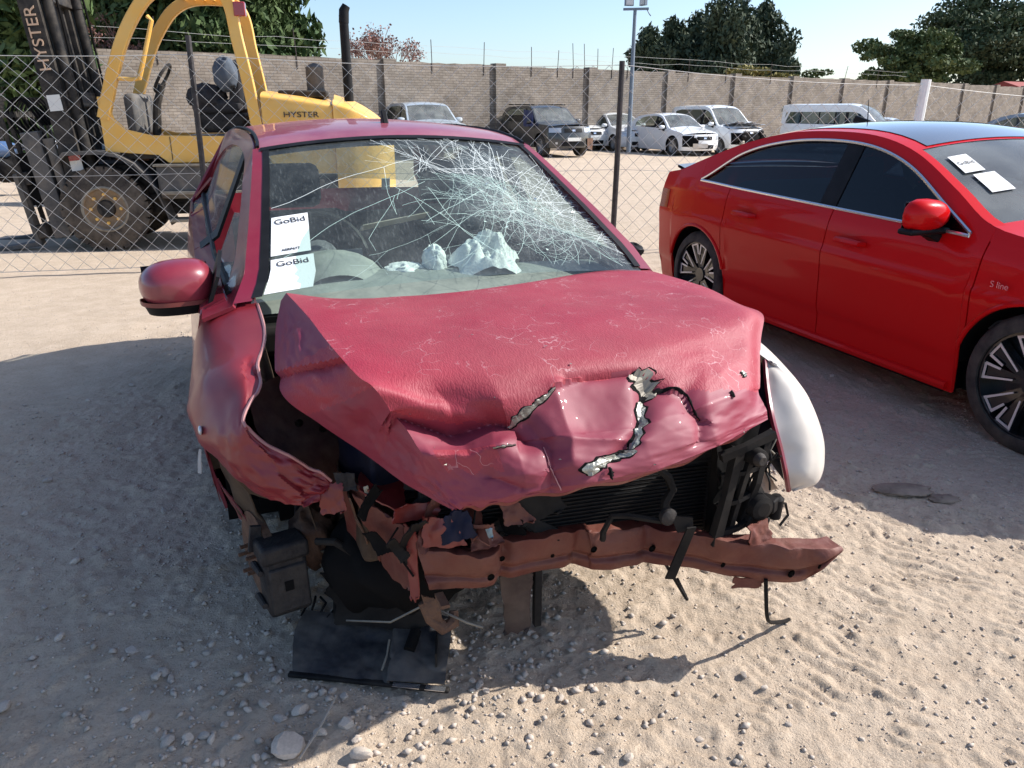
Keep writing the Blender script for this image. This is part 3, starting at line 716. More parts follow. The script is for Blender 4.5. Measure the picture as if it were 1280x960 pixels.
# auction papers on the inside of the windscreen
def ws_pt(t, y, off):
    z = sed.top(y); x = sed.X(y, z); return Vector((t * x, y - sed.bow(y) * (1 - t * t), z + sed.crownr * (1 - t * t) + off))
for a, c, t0, t1 in ((.72, .86, -.84, -.67), (.56, .70, -.80, -.62)):
    G = [[tuple(ws_pt(t0 + (t1 - t0) * j / 4 + (.06 if 0 else 0), a + (c - a) * i / 4, .006)) for j in range(5)] for i in range(5)]
    pp = MB().grid(G).build('paper_sheet', M['paper'], sr, solid=.001)
    if a > .7:
        p = ws_pt((t0 + t1) / 2, (a + c) / 2, .0085); n = (ws_pt(t1, .8, 0) - ws_pt(t0, .8, 0)).normalized(); u = (ws_pt(-.75, .86, 0) - ws_pt(-.75, .72, 0)).normalized(); w = n.cross(u)
        mt = Matrix((n, u, w)).transposed().to_euler()
        text('lettering', 'GoBid', .04, M['ink'], pp, p, mt, .0002)
# crumpled yellow paper inside behind the glass
MB().add([(-.30, 1.30, 1.12), (-.26, 1.42, 1.10), (-.30, 1.44, 1.20), (-.33, 1.28, 1.05), (-.22, 1.36, 1.06)], [(0, 1, 2), (0, 3, 1), (1, 3, 4)]).build('paper_tag', mat('yellow_paper', (.65, .55, .25), .8), sr)
# aerial on the roof
MB().tube([(0, 2.05, 1.40), (0, 2.07, 1.55)], [.004, .002], 5).build('aerial', M['black_plastic'], sr)
MB().prism([(1.98, 1.405), (2.18, 1.405), (2.16, 1.45)], -.012, .012).build('shark_fin', M['black_plastic'], sr, bevel=.006)
# ------------------------------------------------------------------ wrecked maroon hatchback
def cr_surf(ctrl, nu, nv):
    """Catmull-Rom surface through a control grid -> dense numpy grid"""
    def cr(P, n):
        P = np.asarray(P, float); K = len(P); t = np.linspace(0, K - 1, n); i = np.clip(t.astype(int), 0, K - 2); f = (t - i)
        f = f.reshape([-1] + [1] * (P.ndim - 1))
        g = lambda k: P[np.clip(k, 0, K - 1)]
        p0, p1, p2, p3 = g(i - 1), g(i), g(i + 1), g(i + 2)
        p0 = np.where((i == 0).reshape(f.shape), 2 * p1 - p2, p0); p3 = np.where((i == K - 2).reshape(f.shape), 2 * p2 - p1, p3)
        return .5 * (2 * p1 + (p2 - p0) * f + (2 * p0 - 5 * p1 + 4 * p2 - p3) * f ** 2 + (3 * p1 - p0 - 3 * p2 + p3) * f ** 3)
    A = cr(ctrl, nu); return np.swapaxes(cr(np.swapaxes(A, 0, 1), nv), 0, 1)
def normals(P):
    du = np.gradient(P, axis=0); dv = np.gradient(P, axis=1); n = np.cross(dv, du); return n / (np.linalg.norm(n, axis=2, keepdims=True) + 1e-9)
def gridmesh(P): 
    b = MB(); b.grid([[tuple(p) for p in r] for r in P]); return b
def crumple(P, amp, sc, seed=0, ridge=True):
    n = normals(P); x = P[..., 0] * sc + seed; y = (P[..., 1] + P[..., 2] * .6) * sc - seed
    k = fbm(x, y, 4); k = (1 - np.abs(k) * 2.2) if ridge else k
    return P + n * (k * amp)[..., None]
def quad(name, pts, m, parent, th=.003, n=8, amp=0., sc=14, seed=1, rag=0., **k):
    """bent sheet from 4 (or a grid of) corner points"""
    P = cr_surf(pts, n, n) if not isinstance(pts[0][0], (int, float)) else cr_surf([[pts[0], pts[1]], [pts[3], pts[2]]], n, n)
    if rag:
        n = max(n, 22); P = cr_surf(pts, n, n) if not isinstance(pts[0][0], (int, float)) else cr_surf([[pts[0], pts[1]], [pts[3], pts[2]]], n, n)
        c = P.mean((0, 1)); a = np.linspace(-1, 1, n); U, V = np.meshgrid(a, a, indexing='ij'); e = np.maximum(np.abs(U), np.abs(V)) ** 3
        P = c + (P - c) * (1 + rag * e * (fbm(U * 2.3 + seed * 3.1, V * 2.3 - seed, 4) * 1.6 - .25))[..., None]
        P = crumple(P, amp * 1.0, sc * .8, seed); P = crumple(P, amp * .12, sc * 2.2, seed + 3)
    elif amp: P = crumple(P, amp, sc, seed)
    return gridmesh(P).build(name, m, parent, solid=th, **k)

def maroon_mat(name, crackle=0., coat=1., rough=.3, dust=.2, base=(.17, .008, .022), base2=(.21, .012, .030), dustcol=(.42, .30, .28)):
    m = mat(name, base, rough, .0, col2=base2, vscale=3, coat=coat, dust=dust, dustcol=dustcol, dscale=2.2)
    if crackle:
        n = m.node_tree.nodes; l = m.node_tree.links; b = n['Principled BSDF']; tc = n.new('ShaderNodeTexCoord')
        nz = n.new('ShaderNodeTexNoise'); nz.inputs['Scale'].default_value = 26; nz.inputs['Detail'].default_value = 4; l.new(tc.outputs['Object'], nz.inputs['Vector'])
        mp = n.new('ShaderNodeMapping'); mp.inputs['Scale'].default_value = (150, 44, 44); l.new(tc.outputs['Object'], mp.inputs[0])
        ad = n.new('ShaderNodeVectorMath'); ad.operation = 'MULTIPLY_ADD'; l.new(nz.outputs['Color'], ad.inputs[0]); ad.inputs[1].default_value = (3.2, 3.2, 3.2); l.new(mp.outputs[0], ad.inputs[2])
        v = n.new('ShaderNodeTexVoronoi'); v.feature = 'DISTANCE_TO_EDGE'; v.inputs['Scale'].default_value = 1.; l.new(ad.outputs[0], v.inputs['Vector'])
        mr = n.new('ShaderNodeMapRange'); mr.inputs[1].default_value = 0; mr.inputs[2].default_value = .22; l.new(v.outputs[0], mr.inputs[0])
        bp = n.new('ShaderNodeBump'); bp.inputs['Strength'].default_value = crackle; bp.inputs['Distance'].default_value = .004; l.new(mr.outputs[0], bp.inputs['Height'])
        l.new(bp.outputs[0], b.inputs['Normal']); l.new(bp.outputs[0], b.inputs['Coat Normal'])
        # sparse pale scratch lines in the lacquer
        nz2 = n.new('ShaderNodeTexNoise'); nz2.inputs['Scale'].default_value = 9; nz2.inputs['Detail'].default_value = 3; l.new(tc.outputs['Object'], nz2.inputs['Vector'])
        v2 = n.new('ShaderNodeTexVoronoi'); v2.feature = 'DISTANCE_TO_EDGE'; v2.inputs['Scale'].default_value = 13
        a2 = n.new('ShaderNodeVectorMath'); a2.operation = 'MULTIPLY_ADD'; l.new(nz2.outputs['Color'], a2.inputs[0]); a2.inputs[1].default_value = (.22, .22, .22); l.new(tc.outputs['Object'], a2.inputs[2]); l.new(a2.outputs[0], v2.inputs['Vector'])
        m1 = n.new('ShaderNodeMapRange'); m1.inputs[1].default_value = .004; m1.inputs[2].default_value = .018; m1.inputs[3].default_value = .55; m1.inputs[4].default_value = 0; l.new(v2.outputs[0], m1.inputs[0])
        m2 = n.new('ShaderNodeMapRange'); m2.inputs[1].default_value = .52; m2.inputs[2].default_value = .62; l.new(nz2.outputs['Fac'], m2.inputs[0])
        mu = n.new('ShaderNodeMath'); mu.operation = 'MULTIPLY'; l.new(m1.outputs[0], mu.inputs[0]); l.new(m2.outputs[0], mu.inputs[1])
        mx = n.new('ShaderNodeMix'); mx.data_type = 'RGBA'; l.new(mu.outputs[0], mx.inputs[0]); mx.inputs[7].default_value = (.55, .33, .34, 1)
        src = b.inputs['Base Color'].links[0].from_socket; l.new(src, mx.inputs[6]); l.new(mx.outputs[2], b.inputs['Base Color'])
    return m
M['maroon'] = maroon_mat('maroon_paint', 0, .55, .32, .15, (.19, .008, .022), (.23, .012, .03), (.36, .2, .18))
M['maroon_wing'] = maroon_mat('dusty_maroon_wing', 0, .16, .42, .16, (.17, .007, .015), (.21, .011, .019), (.30, .15, .12))
M['maroon_hood'] = maroon_mat('cracked_maroon_lacquer', .16, .0, .58, .18, (.255, .012, .030), (.31, .019, .040), (.40, .21, .19))
M['maroon_roof'] = maroon_mat('faded_maroon_roof', 0, .5, .4, .5, (.26, .025, .05), (.32, .04, .065), (.46, .30, .30))
M['bright_red_metal'] = maroon_mat('red_inner_paint', 0, .2, .5, .3, (.15, .010, .010), (.19, .018, .014), (.22, .13, .10))
M['beam'] = mat('rusty_red_primer', (.10, .016, .012), .55, .1, col2=(.16, .045, .028), vscale=5, dust=.3, dustcol=(.22, .14, .10), dscale=7, bump=.3, bscale=40)
M['rust'] = mat('rust', (.09, .045, .028), .8, .1, col2=(.16, .085, .05), vscale=14, bump=.5, bscale=70)
M['dusty_metal'] = mat('dusty_bare_metal', (.17, .155, .135), .55, .5, col2=(.28, .26, .21), vscale=18, dust=.5)
M['tear_metal'] = mat('bare_torn_metal', (.17, .17, .15), .45, .6, col2=(.38, .38, .33), vscale=30, bump=.7, bscale=55)
M['dusty_black'] = mat('dusty_black_plastic', (.010, .010, .011), .55, col2=(.018, .017, .017), vscale=8, spec=.05, dust=.06, dscale=7)
M['navy'] = mat('navy_plastic', (.007, .010, .028), .6, var=.4, vscale=9, dust=.08, spec=.1)
M['brake'] = mat('brake_iron', (.028, .027, .030), .6, .4, col2=(.045, .042, .042), vscale=20, spec=.08, dust=.10, bump=.4, bscale=60)
M['liner'] = mat('muddy_arch_liner', (.030, .019, .014), .9, col2=(.07, .045, .03), vscale=6, dust=.2, spec=.1)
M['cream'] = maroon_mat('sun_highlight_paint', 0, .4, .4, .45, (.64, .59, .52), (.72, .67, .60), (.46, .36, .29))  # pale base colour paints the sun highlight onto the maroon right fender
M['dash'] = mat('sun_bleached_dash', (.20, .21, .19), .75, col2=(.27, .28, .25), vscale=10, dust=.3, dustcol=(.4, .38, .32))
M['airbag'] = mat('white_airbag_cloth', (.78, .78, .74), .9, var=.05, vscale=20, bump=.25, bscale=120)
M['foam_grey'] = mat('grey_inner_trim', (.16, .17, .165), .8, var=.2, vscale=8)

WY = rad(22)
hat = Car(name='wrecked_hatchback', W=.872, WB=2.49, nose=-.75, tail=3.2, sill=.18, Ra=.35, Rt=.29, tw=.19, body=M['maroon'], glass='glass_dusty', tum=.46, inset=.06,
    T=[(-.75, .66), (-.4, .8), (0, .87), (.28, .925), (.62, 1.135), (.97, 1.335), (1.15, 1.372), (1.45, 1.392), (1.9, 1.398), (2.4, 1.375), (2.75, 1.32), (2.95, 1.15), (3.1, .98), (3.2, .9)],
    B=[(-.75, .74), (0, .845), (.3, .885), (1.3, .93), (2.3, .98), (2.8, 1.0), (3.2, .98)],
    D=[(.47, .893), (.70, 1.06), (1.02, 1.255), (1.25, 1.31), (1.6, 1.33), (2.1, 1.31), (2.5, 1.22), (2.7, 1.05)], w0=.48, w1=2.66,
    cowl=.28, roof0=.97, roof1=2.72, deck=3.08, crownr=.045, doors=(.32, 1.30, 2.25), bpillar=1.32, kr=.13, kf=.12, bowf=.25, bowr=.22)
hat.root = wr = empty('wrecked_hatchback', (-.09, 2.35, 0), WY, 'maroon hatchback with a smashed front, crumpled hood and shattered windscreen', 'car')
for sx in (-1, 1):
    st_ = lambda y: min(hat.belt(y) + .034, hat.top(y))
    hat.side('front_door', .33, 1.30, sx, M['maroon'], topf=st_, rows=20); hat.side('rear_door', 1.308, 2.24, sx, M['maroon'], topf=st_, rows=20)
    hat.side('rear_quarter', 2.248, hat.y1(.6), sx, M['maroon'], back=True, n=14)
    hat.side('roof_rail', .25, 2.80, sx, M['maroon'], botf=lambda y: max(min(hat.belt(y) + .03, hat.top(y) - .005), hat.dlo(y)) if .48 <= y <= 2.66 else min(hat.belt(y), hat.top(y) - .004), topf=hat.top, rows=5, n=44, off=-.001)
    hat.side('inner_shell', .3, 2.8, sx, M['dark_void'], off=-.05, solid=0, rows=4, n=30, topf=lambda y: hat.side_top(y) - .02)
    for a, c in ((.50, 1.26), (1.38, 2.62)):
        if sx < 0 and a < 1: 
            hat.side('side_window', .50, .98, sx, M['glass_dusty'], botf=lambda y: hat.belt(y) - .01, topf=lambda y: max(min(hat.dlo(y), 1.16 - .1 * (y - .4)), hat.belt(y)) + .008, rows=6, n=20, off=-.014, solid=0)
        else:
            hat.side('side_window', a, c, sx, M['glass_dusty'], botf=lambda y: hat.belt(y) - .01, topf=lambda y: max(hat.dlo(y), hat.belt(y)) + .008, rows=6, n=20, off=-.014, solid=0)
    hat.side('door_pillar', 1.25, 1.39, sx, M['black_plastic'], botf=lambda y: hat.belt(y) - .005, topf=lambda y: hat.dlo(y) + .005, rows=6, n=3, off=-.008)
    pts = []
    for y in lin(.38, 2.64, 30): z = hat.belt(y) + .034; pts.append((sx * (hat.X(y, z) + .004), y, z))
    MB().tube(pts, .010, 6).build('window_seal', M['black_plastic'], wr)
    hat.wheel(2.49, sx)
    b = MB(); G = []
    for k in range(17):
        a = math.pi * k / 16; yy = 2.49 + .362 * math.cos(a); zz = .29 + .362 * math.sin(a); G.append([(sx * (hat.X(yy, zz) - .015), yy, zz), (sx * .5, yy, zz)])
    b.grid(G).build('wheel_arch_liner', M['dark_void'], wr)
hat.cap('roof', .975, 2.72, M['maroon_roof'], .045, n=20, t0=-.965, t1=.965, cols=20)
hat.cap('headliner', .99, 2.70, M['foam_grey'], .04, n=10, t0=-.95, t1=.95, off=-.035)
for sx in (-1, 1):
    t0, t1 = sorted((sx * .93, sx * 1.0))
    hat.cap('windshield_pillar', .26, .985, M['maroon'], .045, n=12, t0=t0, t1=t1, cols=3)
    t0, t1 = sorted((sx * .895, sx * .935))
    hat.cap('windshield_seal', .27, .972, M['black_plastic'], .045, n=12, t0=t0, t1=t1, cols=2, off=.003)
    t0, t1 = sorted((sx * .9, sx * 1.0)); hat.cap('rear_pillar', 2.715, 3.08, M['maroon'], .04, n=8, t0=t0, t1=t1, cols=3)
    pts = [Vector((sx * (hat.X(y, hat.top(y)) * .967), y, hat.top(y) + .006)) for y in lin(.99, 2.7, 24)]
    MB().tube(pts, .007, 5).build('roof_drip_strip', M['black_plastic'], wr)
hat.cap('windshield_top_seal', .955, .978, M['black_plastic'], .045, n=3, t0=-.95, t1=.95, off=.004)
hat.cap('rear_window', 2.72, 3.06, M['glass'], .04, n=8, t0=-.9, t1=.9, off=-.004)
hat.face('tailgate', .25, .985, -1, 1, M['maroon'], rear=True, rows=12)
for sx in (-1, 1): hat.face('tail_lamp', .66, .95, *sorted((sx * .72, sx * 1.)), M['red_lens'], rear=True, off=.005, rows=4, cols=6)
# shark-fin aerial stub
MB().prism([(-.028, 0), (.045, 0), (.036, .012), (.022, .052), (.012, .058)], -.012, .012).build('roof_aerial', M['black_plastic'], wr, bevel=.004).location = (.02, 1.30, 1.425)

# windshield: dusty crazed glass + crack lines
def crazed_glass():
    m = bpy.data.materials.new('crazed_windscreen'); m.use_nodes = True; nt = m.node_tree; n = nt.nodes; l = nt.links; n.remove(n['Principled BSDF'])
    tr = n.new('ShaderNodeBsdfTransparent'); tr.inputs[0].default_value = (.80, .90, .86, 1)
    gl = n.new('ShaderNodeBsdfGlossy'); gl.inputs['Roughness'].default_value = .06
    fr = thin_fresnel(n, l)
    m1 = n.new('ShaderNodeMixShader'); l.new(fr.outputs[0], m1.inputs[0]); l.new(tr.outputs[0], m1.inputs[1]); l.new(gl.outputs[0], m1.inputs[2])
    tc = n.new('ShaderNodeTexCoord'); P = tc.outputs['Object']
    def dist(c, r0, r1, a, b2):
        d = n.new('ShaderNodeVectorMath'); d.operation = 'DISTANCE'; l.new(P, d.inputs[0]); d.inputs[1].default_value = c
        r = n.new('ShaderNodeMapRange'); r.interpolation_type = 'SMOOTHSTEP'; l.new(d.outputs['Value'], r.inputs[0]); r.inputs[1].default_value = r0; r.inputs[2].default_value = r1; r.inputs[3].default_value = a; r.inputs[4].default_value = b2; return r.outputs[0]
    def edge(sc, w, warp=.05):
        nz = n.new('ShaderNodeTexNoise'); nz.inputs['Scale'].default_value = 7; l.new(P, nz.inputs['Vector'])
        a2 = n.new('ShaderNodeVectorMath'); a2.operation = 'MULTIPLY_ADD'; l.new(nz.outputs['Color'], a2.inputs[0]); a2.inputs[1].default_value = (warp,) * 3; l.new(P, a2.inputs[2])
        v = n.new('ShaderNodeTexVoronoi'); v.feature = 'DISTANCE_TO_EDGE'; v.inputs['Scale'].default_value = sc; l.new(a2.outputs[0], v.inputs['Vector'])
        r = n.new('ShaderNodeMapRange'); l.new(v.outputs[0], r.inputs[0]); r.inputs[1].default_value = 0; r.inputs[2].default_value = w; r.inputs[3].default_value = 1; r.inputs[4].default_value = 0; return r.outputs[0]
    def math_(op, a, b2):
        x = n.new('ShaderNodeMath'); x.operation = op; x.use_clamp = True
        for k, s in ((0, a), (1, b2)):
            if isinstance(s, float): x.inputs[k].default_value = s
            else: l.new(s, x.inputs[k])
        return x.outputs[0]
    hit = dist((.46, .60, 1.12), .05, .46, .55, 0.)
    web = math_('MULTIPLY', math_('MAXIMUM', edge(13, .022), edge(34, .03)), hit)
    nz = n.new('ShaderNodeTexNoise'); nz.inputs['Scale'].default_value = 5; nz.inputs['Detail'].default_value = 9; nz.inputs['Roughness'].default_value = .7; l.new(P, nz.inputs['Vector'])
    mp = n.new('ShaderNodeMapping'); mp.inputs['Scale'].default_value = (150, 30, 30); l.new(P, mp.inputs[0])
    nf = n.new('ShaderNodeTexNoise'); nf.inputs['Scale'].default_value = 1; nf.inputs['Detail'].default_value = 3; l.new(mp.outputs[0], nf.inputs['Vector'])
    rf = n.new('ShaderNodeMapRange'); rf.inputs[1].default_value = .56; rf.inputs[2].default_value = .74; rf.inputs[4].default_value = .07; l.new(nf.outputs['Fac'], rf.inputs[0])
    du = n.new('ShaderNodeMapRange'); du.inputs[1].default_value = .35; du.inputs[2].default_value = .75; du.inputs[3].default_value = .02; du.inputs[4].default_value = .10; l.new(nz.outputs['Fac'], du.inputs[0])
    haze = math_('MULTIPLY', hit, math_('MULTIPLY', nz.outputs['Fac'], .40))
    fac = math_('ADD', math_('ADD', web, haze), math_('ADD', du.outputs[0], rf.outputs[0]))
    df = n.new('ShaderNodeBsdfDiffuse'); df.inputs[0].default_value = (.66, .72, .68, 1)
    m2 = n.new('ShaderNodeMixShader'); l.new(fac, m2.inputs[0]); l.new(m1.outputs[0], m2.inputs[1]); l.new(df.outputs[0], m2.inputs[2]); l.new(m2.outputs[0], n['Material Output'].inputs[0])
    return m
M['crazed'] = crazed_glass()
def skew(p):
    x, y, z = p; return (x + .075 * max(0, .97 - y) * min(1, max(0, (z - .88) / .1)), y, z)
ws = hat.cap('windshield', .25, .965, M['crazed'], .045, n=24, t0=-.93, t1=.93, cols=30, off=-.003)
# dent pushed in around the impact
co = np.array([tuple(v.co) for v in ws.data.vertices]); d = np.linalg.norm(co - np.array((.46, .60, 1.12)), axis=1)
co[:, 2] -= .025 * np.exp(-(d / .22) ** 2)
for v, c in zip(ws.data.vertices, co): v.co = c
for o in wr.children:
    if o.type == 'MESH' and o.name.split('.')[0] in ('windshield', 'windshield_pillar', 'windshield_seal', 'windshield_top_seal', 'roof_rail', 'side_window', 'window_seal'):
        for v in o.data.vertices: v.co = skew(v.co)
def wpt(t, s, off=.003):
    y = .25 + (.965 - .25) * s; z = hat.top(y); x = hat.X(y, z); p = np.array((t * x, y, z + .045 * (1 - t * t)))
    p = np.array(skew(p)); dd = np.linalg.norm(p - np.array((.46, .60, 1.12))); p[2] -= .025 * math.exp(-(dd / .22) ** 2); return Vector((p[0], p[1] - off * .5, p[2] + off))
rc = random.Random(12)
def ribbon(b, pts, w):
    for i in range(len(pts) - 1):
        a, c = pts[i], pts[i + 1]; d = c - a
        if d.length < 1e-5: continue
        n = d.cross(Vector((0, -.5, .85))).normalized() * w * .5; b.add([a - n, a + n, c + n, c - n], [(0, 1, 2, 3)])
def crack(b, t, s, ang, L, w, wig=.16, fork=.25, lvl=0):
    pts = [wpt(t, s)]; step = .03
    n = int(L / step)
    for i in range(n):
        ang += rc.gauss(0, wig * .5); t += math.cos(ang) * step / .62; s += math.sin(ang) * step / .80
        if abs(t) > .92 or not .02 < s < .985: break
        pts.append(wpt(t, s))
        if lvl < 2 and rc.random() < fork: crack(b, t, s, ang + rc.choice((-1, 1)) * rc.uniform(.35, 1.1), L * rc.uniform(.2, .5), w * .75, wig, fork, lvl + 1)
    if len(pts) > 1: ribbon(b, pts, w)
M['crack'] = mat('cracked_glass_edge', (.80, .86, .82), .5, spec=.8)
b = MB()
for (t, s, n, L, w) in ((.50, .50, 26, .62, .0013), (.06, .80, 10, .30, .0012), (.30, .72, 12, .34, .0012), (.66, .33, 14, .34, .0012), (.36, .92, 9, .28, .0011), (.75, .55, 9, .25, .0011), (.42, .62, 12, .25, .001), (.58, .42, 12, .25, .001), (.50, .75, 10, .25, .001), (.22, .58, 8, .25, .001), (.70, .20, 8, .22, .001), (.15, .45, 6, .25, .001)):
    for k in range(n): crack(b, t + rc.gauss(0, .05), s + rc.gauss(0, .05), 2 * math.pi * k / n + rc.uniform(-.2, .2), L * rc.uniform(.4, 1.2), w * rc.uniform(.6, 1.2))
for (t, s, a, L) in ((.02, .80, math.pi + .35, .7), (.0, .62, math.pi + .5, .6), (-.1, .35, .5, .6), (-.2, .6, -.9, .4), (.2, .12, 2.2, .4)):
    crack(b, t, s, a, L, .0017, .12, .08)
cm = b.build('windshield_crack', M['crack'], wr, smooth=False); cm['kind'] = 'stuff'
# shards of laminate lifted at the right
b = MB()
for k in range(60):
    t = .45 + rc.gauss(0, .18); s = .48 + rc.gauss(0, .17); 
    if abs(t) > .9 or not .05 < s < .95: continue
    p = wpt(t, s, .004); r = rc.uniform(.004, .016); b.add([p + Vector((rc.uniform(-r, r), rc.uniform(-r, r) * .8, rc.uniform(-r, r) * .6 + .003)) for _ in range(3)], [(0, 1, 2)])
g = b.build('glass_shard', M['crack'], wr, smooth=False); g['kind'] = 'stuff'
# paper stickers inside the glass
for s0, s1, has in ((.21, .42, 0), (-.01 + .0, .195, 1)):
    pass
def sheet(t0, t1, s0, s1, lines, head):
    G = [[wpt(t0 + (t1 - t0) * j / 4, s0 + (s1 - s0) * i / 4, .005) for j in range(5)] for i in range(5)]
    pp = MB().grid(G).build('paper_sticker', M['paper'], wr, solid=.0008)
    ax = (wpt(t1, s0) - wpt(t0, s0)).normalized(); up = (wpt(t0, s1) - wpt(t0, s0)).normalized(); nn = ax.cross(up).normalized(); up = nn.cross(ax)
    e = Matrix((ax, up, nn)).transposed().to_euler(); c = lambda a, q: wpt(t0 + (t1 - t0) * a, s0 + (s1 - s0) * q, .0064)
    text('lettering', 'GoBid', .036, M['ink'], pp, c(.5, .84), e, .0002, 1.15)
    for q, st, sz in lines: text('lettering', st, sz, M['ink'], pp, c(.5, q), e, .0005)
sheet(-.885, -.70, .255, .475, [(.10, 'A0RP677', .016)], 1)
sheet(-.885, -.69, .03, .235, [], 1)
# interior: dash, binnacle, wheel, seats, airbag
D = [[(-.68, .30, .84), (-.3, .29, .845), (.1, .29, .845), (.7, .30, .84)], [(-.70, .48, .885), (-.3, .46, .90), (.1, .46, .90), (.7, .48, .885)], [(-.70, .66, .885), (-.3, .62, .92), (.1, .62, .915), (.7, .66, .89)], [(-.70, .76, .82), (-.3, .74, .84), (.1, .74, .84), (.7, .76, .82)], [(-.7, .76, .5), (-.3, .74, .5), (.1, .74, .5), (.7, .76, .5)]]
gridmesh(cr_surf(D, 24, 24)).build('dashboard', M['dash'], wr, ang=60)
G = []
for i in range(11):
    a = math.pi * i / 10; G.append([(-.36 + .19 * math.cos(a) * q, .50 + .18 * k / 5, .885 + .115 * math.sin(a) * q * (1 - .25 * (1 - k / 5))) for k, q in zip(range(6), (.55, .8, .93, 1, 1, .96))])
MB().grid(G).build('instrument_binnacle', M['dash'], wr, ang=60)
sw = empty('steering_wheel', (-.37, .86, .93)); sw.parent = wr; sw.rotation_euler = (rad(62), 0, 0)
MB().tube([(.185 * math.cos(a), .185 * math.sin(a), 0) for a in lin(0, 2 * math.pi, 33)[:-1]], .015, 8, closed=True).build('rim', M['black_plastic'], sw)
MB().box((-.17, -.025, -.02), (.17, .03, .01)).box((-.025, -.17, -.02), (.025, 0, .01)).lathe([(-.05, .07), (.015, .075), (.03, .04)], 16, 'z').build('spokes', M['trim_grey'], sw)
for x in (-.37, .37):
    st = empty('seat', (x, 1.22, .25)); st.parent = wr
    MB().box((-.24, -.3, .05), (.24, .22, .24)).build('cushion', M['seat'], st, bevel=.05)
    MB().box((-.25, .2, .15), (.25, .34, .80), ((1, 0, 0), -.2)).build('backrest', M['seat'], st, bevel=.06)
    MB().box((-.13, .32, .80), (.13, .42, 1.0), ((1, 0, 0), -.12)).build('headrest', M['seat'], st, bevel=.04)
MB().box((-.62, 1.9, .25), (.62, 2.3, .5)).box((-.62, 2.25, .3), (.62, 2.4, .93), ((1, 0, 0), -.2)).build('rear_bench', M['seat'], wr, bevel=.04)
MB().box((-.66, .3, .12), (.66, 2.95, .2)).build('floor_pan', M['dark_void'], wr)
MB().box((-.825, .31, .155), (.825, 2.08, .215)).build('sill_pan', M['dark_void'], wr)
MB().box((-.72, .28, .2), (.72, .32, .86)).build('firewall', M['dark_void'], wr)
def blob(name, c, r, m, seed, parent=None, amp=.35, nn=(22, 30), flat=1.):
    G = []
    for i in range(nn[0] + 1):
        ph = math.pi * i / nn[0]; row = []
        for k in range(nn[1]):
            th = 2 * math.pi * k / nn[1]; d = np.array((math.sin(ph) * math.cos(th), math.sin(ph) * math.sin(th), math.cos(ph)))
            f = 1 + amp * float(1 - 2.2 * abs(fbm(np.array(d[0] * 1.9 + seed + d[2]), np.array(d[1] * 1.9 - seed + d[2] * .7), 3)))
            row.append((c[0] + d[0] * r[0] * f, c[1] + d[1] * r[1] * f, c[2] + d[2] * r[2] * f))
        G.append(row)
    return MB().grid(G, True).build(name, m, parent or wr, ang=70)
G = []
for i in range(46):
    row = []
    for k in range(46):
        a, q = i / 45 * 2 - 1, k / 45 * 2 - 1; r2 = a * a + q * q
        hh = .085 * max(0, 1 - r2 * .75) ** .8 + float((.40 - abs(fbm(np.array(a * 1.7 + 4), np.array(q * 1.7), 3))) * .20 + fbm(np.array(a * 1.1), np.array(q * 1.3 + 2), 2) * .03) * max(0, 1.15 - r2)
        row.append((.21 + a * .135 * (1 + .15 * math.sin(q * 5)), .56 + q * .10 * (1 + .12 * math.sin(a * 4 + 1)), .895 + max(0, hh)))
    G.append(row)
MB().grid(G).build('passenger_airbag', M['airbag'], wr, ang=70)
blob('airbag_flap', (.02, .60, .93), (.035, .05, .055), M['airbag'], 8.1, amp=.4)
blob('airbag_flap', (-.10, .60, .915), (.06, .05, .022), M['airbag'], 2.7, amp=.4)
blob('dash_trim_panel', (.08, .62, .92), (.07, .05, .03), M['foam_grey'], 5.5, amp=.25)
blob('headrest_cover', (.35, 1.05, 1.15), (.12, .07, .16), M['foam_grey'], 7.7, amp=.15)
quad('loose_sun_visor', [(-.20, .82, 1.06), (.06, .80, 1.10), (.05, .83, 1.075), (-.21, .85, 1.035)], mat('beige_card', (.42, .36, .27), .9), wr, .004)
quad('rear_view_mirror', [(-.12, .80, 1.235), (-.09, .79, 1.235), (-.09, .80, 1.195), (-.12, .81, 1.195)], M['foam_grey'], wr, .01)
